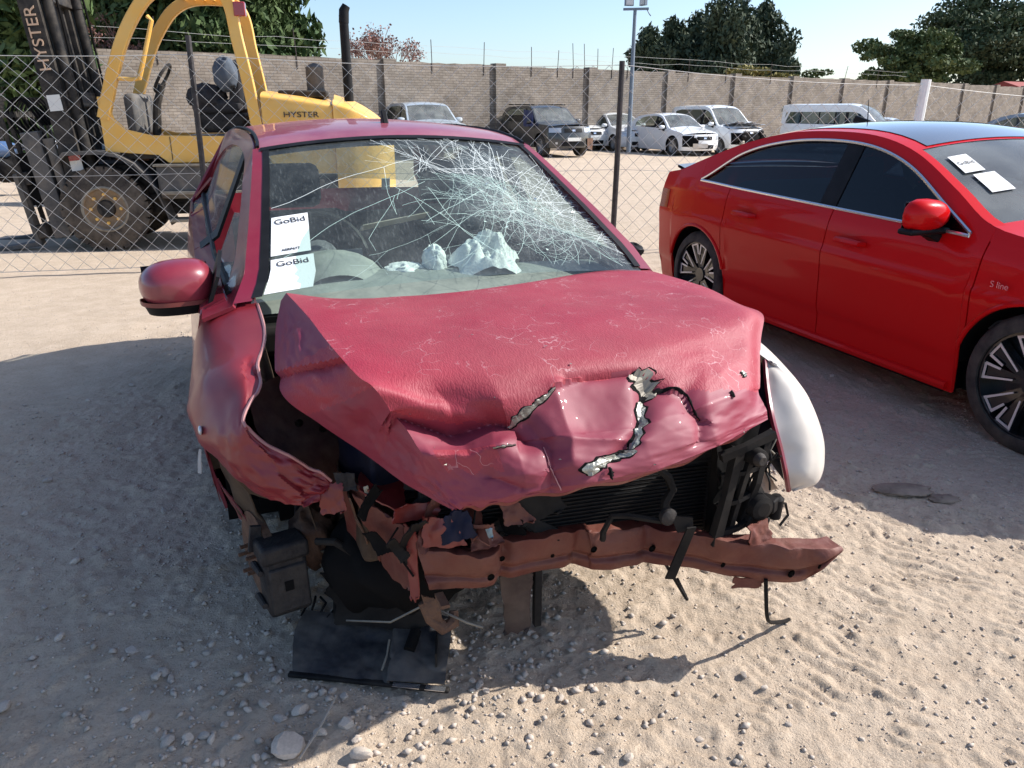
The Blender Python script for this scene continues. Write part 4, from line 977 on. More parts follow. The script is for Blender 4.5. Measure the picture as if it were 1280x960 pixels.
# ---- crumpled front end
HOOD = np.array([
[[-0.591, 0.191, 0.93], [-0.571, 0.206, 0.95], [-0.432, 0.138, 0.935], [-0.239, 0.106, 0.93], [-0.027, 0.106, 0.93], [0.218, 0.153, 0.93], [0.514, 0.253, 0.925], [0.757, 0.319, 0.91]],
[[-0.634, -0.025, 0.88], [-0.551, -0.125, 0.952], [-0.399, -0.177, 0.945], [-0.221, -0.19, 0.94], [-0.029, -0.188, 0.94], [0.203, -0.13, 0.935], [0.476, -0.071, 0.93], [0.757, -0.0, 0.92]],
[[-0.657, -0.292, 0.81], [-0.537, -0.384, 0.945], [-0.394, -0.432, 0.938], [-0.233, -0.441, 0.935], [-0.055, -0.433, 0.935], [0.15, -0.395, 0.935], [0.412, -0.344, 0.93], [0.761, -0.238, 0.925]],
[[-0.579, -0.407, 0.75], [-0.506, -0.606, 0.92], [-0.37, -0.594, 0.912], [-0.227, -0.602, 0.912], [-0.062, -0.599, 0.915], [0.146, -0.582, 0.915], [0.417, -0.539, 0.915], [0.762, -0.4, 0.92]],
[[-0.489, -0.496, 0.69], [-0.452, -0.669, 0.865], [-0.324, -0.656, 0.855], [-0.216, -0.704, 0.87], [-0.057, -0.682, 0.88], [0.135, -0.684, 0.88], [0.377, -0.636, 0.88], [0.632, -0.568, 0.865]],
[[-0.431, -0.608, 0.66], [-0.409, -0.684, 0.78], [-0.305, -0.709, 0.775], [-0.202, -0.764, 0.8], [-0.077, -0.79, 0.8], [0.089, -0.807, 0.8], [0.294, -0.78, 0.81], [0.541, -0.694, 0.8]],
[[-0.378, -0.687, 0.64], [-0.358, -0.719, 0.7], [-0.29, -0.768, 0.71], [-0.202, -0.811, 0.725], [-0.076, -0.832, 0.735], [0.095, -0.846, 0.735], [0.291, -0.827, 0.745], [0.51, -0.743, 0.75]],
[[-0.347, -0.733, 0.63], [-0.323, -0.762, 0.64], [-0.277, -0.793, 0.65], [-0.196, -0.819, 0.665], [-0.062, -0.847, 0.68], [0.127, -0.854, 0.69], [0.307, -0.825, 0.71], [0.506, -0.756, 0.72]]])
NR, NC = 141, 181
Pt = cr_surf(HOOD[:, 1:], NR, NC)
def bilin(C, nu, nv):
    r = np.linspace(0, C.shape[0] - 1, nu); c = np.linspace(0, C.shape[1] - 1, nv); i = np.minimum(r.astype(int), C.shape[0] - 2); j = np.minimum(c.astype(int), C.shape[1] - 2); a = (r - i)[:, None, None]; b2 = (c - j)[None, :, None]
    g = lambda p, q: C[np.ix_(i + p, j + q)]
    return (g(0, 0) * (1 - b2) + g(0, 1) * b2) * (1 - a) + (g(1, 0) * (1 - b2) + g(1, 1) * b2) * a
wb = (.85 * smoothstep(3.0, 4.2, np.linspace(0, 7, NR)))[:, None, None]; Pt = Pt * (1 - wb) + bilin(HOOD[:, 1:], NR, NC) * wb
Nn = normals(Pt)
Nn = np.where(Nn[..., 2:3] < 0, -Nn, Nn)
rr = np.linspace(0, 7, NR)[:, None] * np.ones((1, NC)); cc = 1 + np.linspace(0, 6, NC)[None] * np.ones((NR, 1))
def segd(r, c, pts):
    best = np.full(r.shape, 9.); side = np.zeros(r.shape)
    for (r0, c0), (r1, c1) in zip(pts[:-1], pts[1:]):
        dr, dc = r1 - r0, c1 - c0; t = np.clip(((r - r0) * dr + (c - c0) * dc) / (dr * dr + dc * dc), 0, 1)
        d = np.hypot(r - r0 - t * dr, c - c0 - t * dc); sg = np.sign((r - r0) * dc - (c - c0) * dr)
        m = d < best; best = np.where(m, d, best); side = np.where(m, sg, side)
    return best, side
disp = np.zeros((NR, NC))
# long fold under the left ridge, then the raised lip below it
d, s_ = segd(rr, cc, [(4.35, 1.0), (4.75, 1.8), (4.55, 2.6), (4.75, 3.05), (5.1, 3.2)]); disp -= .060 * np.exp(-np.abs(d / .34) ** 1.15)
d, s_ = segd(rr, cc, [(5.25, 1.2), (5.35, 2.0), (5.15, 2.7)]); disp += .024 * np.exp(-np.abs(d / .3) ** 1.3)
d, s_ = segd(rr, cc, [(3.3, 1.0), (4.0, 1.5), (4.4, 2.2)]); disp += .012 * np.exp(-(d / .25) ** 2)
# creases down the nose
for pts, a, w in (([(4.6, 3.4), (5.4, 3.6), (6.9, 3.45)], -.014, .16), ([(4.1, 3.9), (5.0, 4.0), (5.8, 3.9)], .010, .2), ([(4.3, 5.2), (5.2, 5.0), (6.0, 4.5)], -.020, .12), ([(4.6, 5.7), (5.3, 5.9), (6.2, 5.75)], -.014, .12),
                  ([(4.5, 6.2), (5.2, 6.4)], .006, .2), ([(5.9, 2.2), (6.6, 2.9)], -.010, .2), ([(3.9, 4.1), (3.95, 5.0), (4.4, 5.4)], -.010, .10), ([(1.5, 6.6), (3.2, 6.8)], .004, .3), ([(5.0, 3.6), (5.5, 5.0)], .006, .15)):
    d, s_ = segd(rr, cc, pts); disp += a * 1.3 * np.exp(-np.abs(d / w) ** 1.2)
# torn step: the panel below the tear sits lower
d, s_ = segd(rr, cc, [(4.55, 3.05), (4.1, 3.85), (3.92, 4.4), (3.95, 5.05), (4.4, 5.35), (4.6, 5.65), (5.35, 5.9)])
disp += np.where(d < .5, -.010 * np.exp(-(d / .3) ** 2) * (s_ > 0), 0)
# pushed-in pocket under the torn arc, with a crisp upper rim
pk = np.exp(-(((rr - 4.75) / .62) ** 2 + ((cc - 4.45) / .72) ** 2)); disp -= .030 * pk * smoothstep(-.03, .07, rr - np.interp(cc, [1, 3.05, 3.85, 4.4, 5.05, 5.4, 7], [6, 4.55, 4.1, 3.92, 3.95, 4.4, 6]))
disp -= .026 * smoothstep(6.55, 7, cc) ** 2 * smoothstep(1.2, 2.5, rr) * (1 - smoothstep(5, 6.2, rr))
front = smoothstep(3.4, 5, rr)
disp += fbm(rr * 1.1 + 3, cc * 1.1, 4) * (.0025 + .006 * front) + (.5 - np.abs(fbm(rr * 2.2, cc * 2.2 + 5, 3))) * .003 * front
disp += fbm(rr * .45 + 9, cc * .5, 2) * .006 + .016 * np.sin(math.pi * np.clip((cc - 1) / 6, 0, 1)) * (1 - front)
disp *= smoothstep(0, .25, rr)                       # keep the rear edge
Ph = Pt + Nn * disp[..., None]
Ph[-1, :, 2] += .006 * np.sin(np.linspace(0, 40, NC)); Ph[-6:, :, 1] += np.linspace(0, .012, 6)[:, None]
# left flank hangs down from the ridge
fl = cr_surf(HOOD[:, :1], NR, 1 + 1)[:, :1] if False else None
F0 = cr_surf(np.repeat(HOOD[:, :1], 2, axis=1), NR, 2)[:, 0]; F1 = Ph[:, 0]
fk = np.stack([F0 + (F1 - F0) * t for t in np.linspace(0, 1, 40)], 1)
nf_ = normals(fk); nf_ = np.where(nf_[..., 0:1] > 0, -nf_, nf_)
tt = np.linspace(0, 1, 40)[None]; rw = np.linspace(0, 7, NR)[:, None]
fk = fk + nf_ * ((fbm(rw * 1.3, tt * 2.2 + 4, 4) * .018 + (.4 - np.abs(fbm(rw * 1.6 + 2, tt * 3, 3))) * .016) * np.sin(math.pi * np.clip(tt, .02, .98)) * smoothstep(.2, 1.5, rw))[..., None]
d, s_ = segd(rw + 0 * tt, tt + 0 * rw, [(1.7, 0), (2.0, .5), (2.4, 1.)]); fk += nf_ * (-.016 * np.exp(-(d / .16) ** 2) * (s_ > 0))[..., None]
ALL = np.concatenate([fk[:, :-1], Ph], 1)
hood = gridmesh(ALL).build('hood', M['maroon_hood'], wr, solid=.004, ang=50)
# the lacquer film has crackled on top; the nose and most of the left flank are smooth bare paint
M['maroon_nose'] = maroon_mat('smooth_shaded_maroon', 0, .04, .56, .2, (.185, .008, .030), (.225, .012, .038), (.42, .22, .23)); hood.data.materials.append(M['maroon_nose'])  # base darker than the hood's: the nose's weaker light is painted in
NCa = ALL.shape[1]; ri = (np.arange(NR - 1) + .5) / (NR - 1) * 7
lim = np.interp(np.linspace(1, 7, NC - 1), [1, 2, 3, 3.85, 4.4, 5.05, 5.4, 6, 7], [4.15, 4.5, 4.6, 4.1, 3.92, 3.95, 4.4, 4.7, 5.2]); lim = lim + fbm(np.linspace(0, 20, NC - 1), np.zeros(NC - 1), 3) * .10
idx = np.zeros((NR - 1, NCa - 1), int); idx[:, 39:] = (ri[:, None] > lim[None]).astype(int)
fr_ = np.linspace(0, 1, 39); idx[:, :39] = ~((ri[:, None] > 1.75 + .25 * fr_[None]) & (ri[:, None] < 2.7 + .6 * fr_[None]))
patch = (ri[:, None] > 5.15) & (ri[:, None] < 5.75 + .1 * np.sin(np.arange(NC - 1) * .3)[None]) & (np.linspace(1, 7, NC - 1)[None] > 1.25) & (np.linspace(1, 7, NC - 1)[None] < 2.6); idx[:, 39:][patch] = 0
hood.data.polygons.foreach_set('material_index', idx.ravel().astype(np.int32))
# curled flange under the nose edge, brighter inner paint
ed = Ph[-1]; G = [[tuple(p + np.array(o)) for p in ed] for o in ((0, .001, -.001), (0, .012, -.014), (0, .035, -.016), (.0, .06, .0))]
MB().grid(G).build('hood_flange', M['bright_red_metal'], wr)
def hp(r, c, off=.004):
    i = r / 7 * (NR - 1); j = (c - 1) / 6 * (NC - 1); i0, j0 = int(min(i, NR - 2)), int(min(j, NC - 2)); a, b2 = i - i0, j - j0
    p = Ph[i0, j0] * (1 - a) * (1 - b2) + Ph[i0 + 1, j0] * a * (1 - b2) + Ph[i0, j0 + 1] * (1 - a) * b2 + Ph[i0 + 1, j0 + 1] * a * b2
    return p + Nn[i0, j0] * off
def tear(spine, widths, m, name='hood_tear', off=.004):
    G = []; L = len(spine); rt = random.Random(int(spine[0][0] * 100)); K = 20
    for k in range(K):
        f = k / (K - 1) * (L - 1); i = min(int(f), L - 2); a = f - i
        r = spine[i][0] + (spine[i + 1][0] - spine[i][0]) * a; c = spine[i][1] + (spine[i + 1][1] - spine[i][1]) * a; w = widths[i] + (widths[i + 1] - widths[i]) * a
        dr, dc = spine[i + 1][0] - spine[i][0], spine[i + 1][1] - spine[i][1]; q = math.hypot(dr, dc); nr, ncc = -dc / q, dr / q
        w1, w2 = w * (.75 + .5 * math.sin(k * 1.3 + spine[0][1]) * rt.uniform(.2, .8)), w * (.8 + .5 * math.sin(k * .9) * rt.uniform(.2, .8))
        G.append([tuple(hp(min(6.99, max(0, r + nr * w1)), c + ncc * w1, off)), tuple(hp(min(6.99, r), c, off + .003)), tuple(hp(min(6.99, max(0, r - nr * w2)), c - ncc * w2, off))])
    o = MB().grid(G).build(name, m, wr, smooth=False, solid=.002)
    if m in (M['tear_metal'], M['dusty_metal']) and name == 'hood_tear': tear(spine, [q * 1.35 + .012 for q in widths], M['dark_void'], 'tear_edge', .0015)
    return o
tear([(4.62, 3.05), (4.45, 3.25), (4.3, 3.55), (4.12, 3.88)], [.03, .085, .05, .02], M['tear_metal'])
tear([(3.98, 4.98), (4.1, 5.15), (4.35, 5.22), (4.5, 5.3)], [.06, .13, .14, .05], M['dusty_metal'])
tear([(4.5, 5.12), (4.9, 5.1), (5.3, 4.98), (5.7, 4.8)], [.05, .07, .06, .05], M['tear_metal'])
tear([(5.78, 4.85), (5.85, 4.6), (6.0, 4.35), (6.1, 4.15), (6.45, 4.1)], [.06, .14, .15, .16, .06], M['tear_metal'])
tear([(6.2, 4.38), (6.5, 4.35), (6.75, 4.33)], [.02, .05, .01], M['dark_void'], off=.008)
tear([(4.4, 5.3), (4.5, 5.55), (4.62, 5.72), (5.0, 5.82), (5.4, 5.9)], [.03, .03, .02, .018, .004], M['dark_void'], off=.003)
tear([(5.25, 2.55), (5.22, 2.75), (5.2, 2.95)], [.015, .03, .01], M['tear_metal'], off=.005)
tear([(5.3, 3.5), (5.9, 3.52), (6.4, 3.55), (6.95, 3.6)], [.008, .014, .012, .012], mat('scraped_paint', (.50, .26, .27), .8), off=.003)
tear([(4.92, 6.34), (5.0, 6.36), (5.08, 6.36)], [.02, .03, .02], M['dark_void'], off=.004)
tear([(4.55, 6.55), (4.62, 6.6), (4.7, 6.62)], [.02, .035, .02], M['tear_metal'], off=.004)
rt = random.Random(5)
b = MB()
for k in range(34):                                    # flaked chips
    r, c = rt.uniform(.6, 6.8), rt.uniform(1.2, 6.7); s = rt.uniform(.002, .006); p = hp(r, c, .0035)
    b.add([p + np.array((rt.uniform(-s, s), rt.uniform(-s, s), rt.uniform(-s, s) * .3)) for _ in range(4)], [(0, 1, 2), (0, 2, 3)])
g = b.build('paint_chip', M['tear_metal'], wr, smooth=False); g['kind'] = 'stuff'

# ---- left front fender (torn open at the headlamp)
FEND = [  # stations from the door forward; inner top, crown, shoulder, side, lower edge
 [(-.66, .37, .938), (-.74, .355, .915), (-.828, .335, .845), (-.874, .33, .66), (-.868, .33, .45), (-.845, .33, .22)],
 [(-.655, .06, .87), (-.75, .07, .858), (-.835, .08, .80), (-.884, .10, .68), (-.882, .19, .56), (-.865, .28, .42)],
 [(-.695, -.14, .838), (-.765, -.12, .835), (-.838, -.10, .785), (-.880, -.06, .71), (-.882, -.01, .65), (-.872, .03, .612)],
 [(-.700, -.235, .812), (-.745, -.245, .812), (-.80, -.235, .765), (-.850, -.20, .70), (-.862, -.17, .655), (-.850, -.13, .615)],
 [(-.750, -.345, .768), (-.762, -.345, .75), (-.790, -.325, .72), (-.822, -.29, .68), (-.828, -.25, .645), (-.812, -.215, .60)],
 [(-.725, -.365, .72), (-.738, -.372, .71), (-.764, -.365, .685), (-.786, -.34, .65), (-.786, -.31, .615), (-.772, -.284, .575)],
 [(-.668, -.378, .672), (-.688, -.392, .665), (-.708, -.398, .635), (-.722, -.392, .60), (-.722, -.372, .575), (-.717, -.355, .55)],
 [(-.600, -.376, .615), (-.612, -.392, .608), (-.628, -.402, .588), (-.640, -.402, .565), (-.648, -.40, .548), (-.650, -.397, .53)],
 [(-.555, -.381, .575), (-.562, -.388, .57), (-.575, -.392, .562), (-.585, -.392, .552), (-.592, -.388, .545), (-.597, -.383, .54)]]
P = cr_surf(FEND, 90, 50); uu = np.linspace(0, 1, 90)[:, None] * np.ones((1, 50)); vv = np.linspace(0, 1, 50)[None] * np.ones((90, 1))
n = normals(P); n = np.where(n[..., 0:1] > 0, -n, n)
P = P + n * ((fbm(uu * 6, vv * 3 + 2, 3) * .010 + (.4 - np.abs(fbm(uu * 9 + 1, vv * 4, 3))) * .022 * smoothstep(.35, .7, uu)))[..., None]
gridmesh(P).build('front_fender', M['maroon_wing'], wr, solid=.003, ang=50)
# bright folded lip along the headlamp opening and the inner top edge
MB().tube([tuple(P[i, 0]) for i in range(4, 90, 2)], .0045, 5).build('fender_lip', maroon_mat('scraped_maroon_edge', 0, .4, .4, .5, (.34, .12, .12), (.42, .18, .17)), wr)
blob('side_repeater_lamp', tuple(P[34, 30] + n[34, 30] * .004), (.006, .016, .012), M['head_lens'], 1., amp=.02, nn=(8, 12))
# ragged strip below the tip
quad('torn_fender_tip', [(-.60, -.38, .57), (-.535, -.40, .575), (-.535, -.42, .50), (-.60, -.40, .49)], M['bright_red_metal'], wr, .003, 12, .012, 16, 3, rag=.16)
quad('headlamp_bracket', [(-.555, -.385, .60), (-.505, -.40, .595), (-.50, -.41, .55), (-.55, -.39, .545)], M['brake'], wr, .004, 8, .006, 20, 5, rag=.16)
# exposed inner wing behind the opening
IW = [[(-.73, -.20, .79), (-.60, -.10, .80), (-.48, -.05, .80)], [(-.72, -.24, .70), (-.60, -.17, .70), (-.46, -.12, .70)], [(-.66, -.26, .60), (-.57, -.22, .60), (-.45, -.18, .60)], [(-.62, -.2, .45), (-.55, -.2, .45), (-.45, -.16, .42)]]
gridmesh(crumple(cr_surf(IW, 30, 30), .014, 9, 2)).build('inner_wing', mat('muddy_inner_wing', (.045, .022, .020), .8, col2=(.020, .009, .014), vscale=7, dust=.15, spec=.1), wr)
for y, z, x in ((-.235, .70, -.615), (-.20, .66, -.55)): MB().lathe([(0, .0001), (0, .011)], 12, 'y', (x, y - .022, z)).build('painted_bolt_hole', M['dark_void'], wr)  # flat dark discs: shade of the holes painted on the wing
quad('bulkhead_side', [(-.82, .325, .80), (-.60, .325, .86), (-.60, .325, .25), (-.82, .325, .25)], M['dark_void'], wr, .004, 4)
quad('inner_fender_wall', [(-.66, .32, .89), (-.70, -.15, .83), (-.60, -.22, .35), (-.60, .32, .35)], M['liner'], wr, .004, 10, .006, 8, 2)
# arch liner, brown and torn
L_ = [[(-.85, .30, .36), (-.70, .30, .36), (-.5, .30, .36)], [(-.865, .15, .55), (-.7, .15, .56), (-.5, .15, .56)], [(-.86, 0, .60), (-.7, -.02, .62), (-.5, -.02, .62)], [(-.83, -.15, .60), (-.70, -.17, .60), (-.52, -.17, .60)], [(-.76, -.18, .48), (-.68, -.21, .46), (-.56, -.2, .46)]]
gridmesh(crumple(cr_surf(L_, 34, 24), .010, 8, 5)).build('wheel_arch_liner', M['liner'], wr)
quad('hanging_liner', [(-.855, .02, .58), (-.80, -.14, .56), (-.735, -.15, .34), (-.79, .02, .30)], M['liner'], wr, .004, 14, .012, 9, 7, rag=.16)
quad('liner_edge', [(-.85, .10, .42), (-.80, -.02, .36), (-.755, -.06, .27), (-.80, .08, .28)], M['bright_red_metal'], wr, .004, 10, .008, 9, 8, rag=.16)
# ---- left hub: disc, caliper, knuckle, hose, shaft
hub = empty('brake_hub', (-.745, -.10, .235)); hub.parent = wr; hub.rotation_euler = (0, 0, rad(14))
b = MB().lathe([(-.012, .06), (-.012, .14), (.010, .14), (.010, .06)], 40, 'x', close=True); b.build('brake_disc', M['rust'], hub)
MB().lathe([(-.02, .0001), (-.02, .065), (.02, .07), (.06, .045), (.06, .0001)], 24, 'x').build('hub_flange', M['rust'], hub)
b = MB()
for k in range(5):
    a = 2 * math.pi * k / 5; MB().tube([(-.02, .042 * math.cos(a), .042 * math.sin(a)), (-.055, .042 * math.cos(a), .042 * math.sin(a))], .006, 6).build('wheel_stud', M['rust'], hub)
cal_ = empty('brake_caliper', (-.69, -.225, .23)); cal_.parent = wr; cal_.rotation_euler = (rad(-6), 0, rad(10))
MB().box((-.065, -.045, -.10), (.055, .05, .095)).build('body', M['brake'], cal_, bevel=.014)
MB().box((-.058, -.054, -.085), (.05, -.042, .05)).build('pad_plate', M['brake'], cal_, bevel=.006)
MB().box((-.018, -.0575, -.02), (.006, -.053, .008)).build('window_slot', M['dark_void'], cal_)
MB().box((-.07, -.05, .06), (.065, .06, .115)).build('bridge', M['brake'], cal_, bevel=.012)
for z in (.04, -.06): MB().lathe([(-.03, .008), (.045, .011)], 10, 'y', (-.074, 0, z)).build('guide_pin', M['brake'], cal_)
MB().box((-.075, .045, .075), (-.045, .06, .15), ((0, 1, 0), .2)).build('clip', M['brake'], cal_)
MB().tube([(-.60, -.26, .34), (-.555, -.30, .35), (-.515, -.31, .315), (-.490, -.32, .33), (-.480, -.33, .38), (-.49, -.33, .44)], .011, 8).build('brake_hose', M['dusty_black'], wr)
MB().tube([(-.66, -.06, .25), (-.45, -.10, .23), (-.2, -.12, .24)], [.03, .022, .03], 10).lathe([(-.035, .022), (0, .045), (.05, .05), (.07, .03)], 16, 'x', (-.58, -.08, .242)).build('drive_shaft', M['brake'], wr)
MB().tube([(-.62, .0, .16), (-.42, -.02, .17), (-.25, .12, .2)], [.025, .03, .03], 8).tube([(-.62, .0, .16), (-.4, .2, .18)], .026, 8).build('lower_arm', M['rust'], wr)
MB().tube([(-.60, -.02, .30), (-.565, .02, .62), (-.56, .03, .78)], [.035, .03, .028], 12).build('suspension_strut', M['brake'], wr)
b = MB(); b.tube([(-.56 + .06 * math.cos(t), .03 + .06 * math.sin(t), .48 + .034 * t / 2 ) for t in lin(0, 16, 60)], .007, 6); b.build('coil_spring', M['rust'], wr)
blob('knuckle', (-.60, -.12, .28), (.06, .07, .085), M['rust'], 3.3, amp=.3)
quad('splash_shield', [(-.60, -.20, .26), (-.47, -.24, .29), (-.45, -.22, .22), (-.58, -.17, .17)], M['dusty_metal'], wr, .003, 10, .012, 12, 4, rag=.16)
MB().box((-.52, -.10, .12), (.5, .28, .32)).box((-.44, -.30, .16), (.1, -.05, .34)).build('subframe', M['dark_void'], wr, bevel=.02)
quad('inner_guard', [(-.56, -.02, .62), (-.50, -.30, .52), (-.48, -.30, .12), (-.54, .05, .10)], M['liner'], wr, .004, 10, .01, 9, 2, rag=.16)
blob('gearbox', (-.36, -.26, .24), (.19, .15, .15), M['dark_void'], 6.4, amp=.25)
quad('front_valance', [(-.60, -.24, .22), (-.36, -.42, .26), (-.30, -.46, .10), (-.58, -.28, .06)], M['dusty_black'], wr, .005, 14, .010, 9, 6, rag=.12)
quad('rail_web', [(-.545, -.30, .56), (-.475, -.46, .56), (-.465, -.43, .34), (-.52, -.28, .36)], M['beam'], wr, .004, 12, .008, 9, 4, rag=.08)
# ---- left rail and crash can
quad('chassis_rail_plate', [(-.52, -.43, .55), (-.41, -.54, .50), (-.405, -.545, .30), (-.47, -.41, .33)], M['beam'], wr, .004, 16, .010, 10, 6, rag=.16)
quad('chassis_rail_side', [(-.52, -.43, .55), (-.52, -.15, .55), (-.47, -.12, .33), (-.47, -.41, .33)], M['rust'], wr, .004, 12, .008, 9, 2, rag=.16)
quad('chassis_rail_top', [(-.50, -.42, .555), (-.40, -.53, .515), (-.36, -.35, .53), (-.46, -.2, .56)], M['bright_red_metal'], wr, .004, 12, .008, 9, 3, rag=.16)
quad('rail_flange', [(-.415, -.535, .50), (-.388, -.565, .47), (-.395, -.57, .29), (-.41, -.55, .28)], M['bright_red_metal'], wr, .004, 8, .004, 12, 3, rag=.16)
MB().box((-.50, -.42, .33), (-.38, .25, .53)).build('chassis_rail', M['liner'], wr, bevel=.02)
MB().box((.42, -.55, .33), (.54, .25, .50)).build('chassis_rail', M['liner'], wr, bevel=.02)
# ---- bumper beam
BT = [[-0.39, -0.558, 0.44], [-0.344, -0.582, 0.436], [-0.292, -0.615, 0.432], [-0.248, -0.642, 0.428], [-0.197, -0.629, 0.425], [-0.147, -0.603, 0.422], [-0.076, -0.598, 0.417], [-0.004, -0.593, 0.413], [0.042, -0.571, 0.411], [0.086, -0.566, 0.408], [0.076, -0.615, 0.407], [0.131, -0.613, 0.404], [0.189, -0.59, 0.401], [0.244, -0.591, 0.398], [0.265, -0.633, 0.395], [0.293, -0.658, 0.392], [0.341, -0.684, 0.389], [0.377, -0.707, 0.386], [0.409, -0.753, 0.382], [0.463, -0.768, 0.378], [0.529, -0.786, 0.374], [0.57, -0.818, 0.37], [0.614, -0.831, 0.367], [0.666, -0.849, 0.363], [0.722, -0.849, 0.36]]
BB = [[-0.362, -0.57, 0.315], [-0.315, -0.576, 0.311], [-0.263, -0.585, 0.307], [-0.23, -0.585, 0.303], [-0.173, -0.583, 0.3], [-0.121, -0.568, 0.297], [-0.059, -0.561, 0.292], [0.014, -0.561, 0.288], [0.048, -0.567, 0.286], [0.083, -0.581, 0.283], [0.097, -0.594, 0.282], [0.138, -0.61, 0.279], [0.184, -0.611, 0.276], [0.238, -0.614, 0.273], [0.278, -0.626, 0.27], [0.314, -0.64, 0.267], [0.366, -0.664, 0.264], [0.401, -0.69, 0.261], [0.442, -0.726, 0.257], [0.491, -0.752, 0.253], [0.547, -0.785, 0.249], [0.601, -0.804, 0.245], [0.656, -0.805, 0.242], [0.661, -0.852, 0.298], [0.719, -0.853, 0.345]]
BT = np.array(BT); BB = np.array(BB); BT[8:10, 1] -= .035; BT[12:14, 1] -= .03
rows_ = []
for f, dy in ((-.0, .05), (.0, .004), (.05, -.004), (.33, -.012), (.55, -.012), (.68, .002), (.80, -.010), (.97, -.006), (1., .0), (1., .045)):
    rows_.append(BT * (1 - f) + BB * f + np.array((0, dy, 0)))
Bm = cr_surf(np.array(rows_).transpose(1, 0, 2), 170, 46)
xx = Bm[..., 0]; zz = Bm[..., 2]
Bm[..., 1] += (fbm(xx * 7, zz * 9, 3) * .012 + (.4 - np.abs(fbm(xx * 13 + 3, zz * 11, 3))) * .010)
Bm[:, 2:10, 2] += (fbm(xx * 22, zz * 0 + 3, 3) * .010)[:, 2:10] * 1
# buckle across the left third
for bx, dp in ((-.165, .030), (.055, .018), (.255, .012)):
    Bm[..., 1] += dp * np.exp(-((xx - bx) / .018) ** 2)
beam = gridmesh(Bm).build('bumper_beam', M['beam'], wr, solid=.003, ang=45)
b = MB()
for i, j, rx in ((24, 20, .010), (46, 18, .006), (70, 15, .010), (96, 19, .011), (126, 24, .008), (148, 26, .012), (160, 24, .007), (30, 14, .008)):
    p = Bm[i, j]; MB().lathe([(-.0085, .0001), (-.0085, rx)], 14, 'y', tuple(p + np.array((0, -.004, 0)))).build('painted_bolt_hole', M['dark_void'], wr)  # dark discs laid on the beam, colouring in the shade of holes
quad('beam_tab', [(.46, -.745, .258), (.545, -.78, .252), (.53, -.775, .222), (.46, -.745, .222)], M['beam'], wr, .003, 6, rag=.16)
MB().box((-.352, -.64, .30), (-.33, -.58, .31)).build('tow_eye_weld', M['rust'], wr)
# beam left: tow hook, torn bracket
hk = MB().tube([(-.378, -.55, .27), (-.36, -.565, .225), (-.33, -.575, .195), (-.30, -.57, .20), (-.295, -.555, .225)], [.012, .017, .02, .018, .012], 8); hk.build('tow_hook', M['rust'], wr)
quad('torn_bracket', [(-.385, -.565, .30), (-.34, -.58, .285), (-.335, -.59, .22), (-.37, -.575, .225)], M['rust'], wr, .004, 8, .006, 18, 9, rag=.16)
MB().tube([(-.335, -.55, .235), (-.27, -.60, .21), (-.235, -.62, .20)], .0035, 6).build('bare_rod', M['dusty_metal'], wr)
MB().tube([(-.36, -.52, .24), (-.45, -.48, .18), (-.55, -.36, .13)], .003, 5).build('bare_rod', M['dusty_metal'], wr)
quad('splitter_plate', [(-.158, -.545, .285), (-.062, -.555, .28), (-.066, -.535, .075), (-.125, -.50, .055)], mat('dusty_brown_plate', (.045, .030, .027), .7, col2=(.08, .055, .047), vscale=8, dust=.2, spec=.15), wr, .012, 10, .004, 8, 3, rag=.16)
MB().box((-.055, -.55, .10), (-.035, -.53, .29)).build('plate_edge', M['dusty_black'], wr)
# ---- radiator pack
rad_m = mat('radiator_core', (.010, .010, .011), .6, bump=.9, bscale=1., stretch=(4, 4, 420), var=.6, vscale=1.)
quad('radiator_core', [(-.36, -.50, .62), (.46, -.60, .64), (.46, -.60, .33), (-.36, -.50, .33)], rad_m, wr, .03, 10)
b = MB()
fins = []
for k in range(18):
    z = .345 + k * .0112
    q = MB().add([(-.34, -.5075, z), (.445, -.6035, z + .004), (.445, -.6095, z + .0045), (-.34, -.5135, z + .0005), (-.34, -.5075, z + .004), (.445, -.6035, z + .008), (.445, -.6095, z + .0072), (-.34, -.5135, z + .0034)], [(0, 1, 2, 3), (4, 7, 6, 5), (3, 2, 6, 7), (0, 3, 7, 4), (1, 5, 6, 2)])
    q.build('radiator_fin', M['dusty_black'], wr, smooth=False)
MB().box((.46, -.66, .31), (.52, -.57, .66)).build('radiator_tank', M['dusty_black'], wr, bevel=.012)
# right-hand headlamp carrier: ribbed black frame, sockets and motor
for k, (x0, z0, x1, z1, w) in enumerate([(.405, .36, .455, .64, .020), (.455, .37, .505, .655, .012), (.50, .40, .545, .66, .016), (.40, .62, .56, .665, .016), (.41, .47, .53, .50, .010), (.42, .555, .545, .58, .010), (.43, .39, .52, .41, .012)]):
    MB().tube([(x0, -.715 + .008 * (k % 3), z0), ((x0 + x1) / 2 + rt.uniform(-.012, .012), -.725, (z0 + z1) / 2), (x1, -.715 - .006 * (k % 2), z1)], [w, w * .8, w], 4).build('lamp_carrier_rib', M['dusty_black'], wr, smooth=False)
quad('carrier_plate', [(.41, -.69, .64), (.56, -.67, .66), (.57, -.67, .40), (.42, -.69, .37)], M['dark_void'], wr, .004, 12, .012, 10, 5, rag=.3)
MB().lathe([(-.05, .020), (-.045, .034), (.0, .038), (.01, .05), (.03, .05)], 16, 'y', (.535, -.70, .455)).build('lamp_socket', M['dusty_black'], wr)
MB().lathe([(-.04, .012), (-.035, .024), (.02, .028)], 14, 'y', (.50, -.72, .615)).build('lamp_motor', M['dusty_black'], wr)
MB().box((.50, -.735, .385), (.575, -.67, .425), ((0, 1, 0), .3)).box((.555, -.74, .43), (.60, -.69, .47), ((0, 0, 1), .5)).build('horn_bracket', M['dusty_black'], wr, bevel=.006)
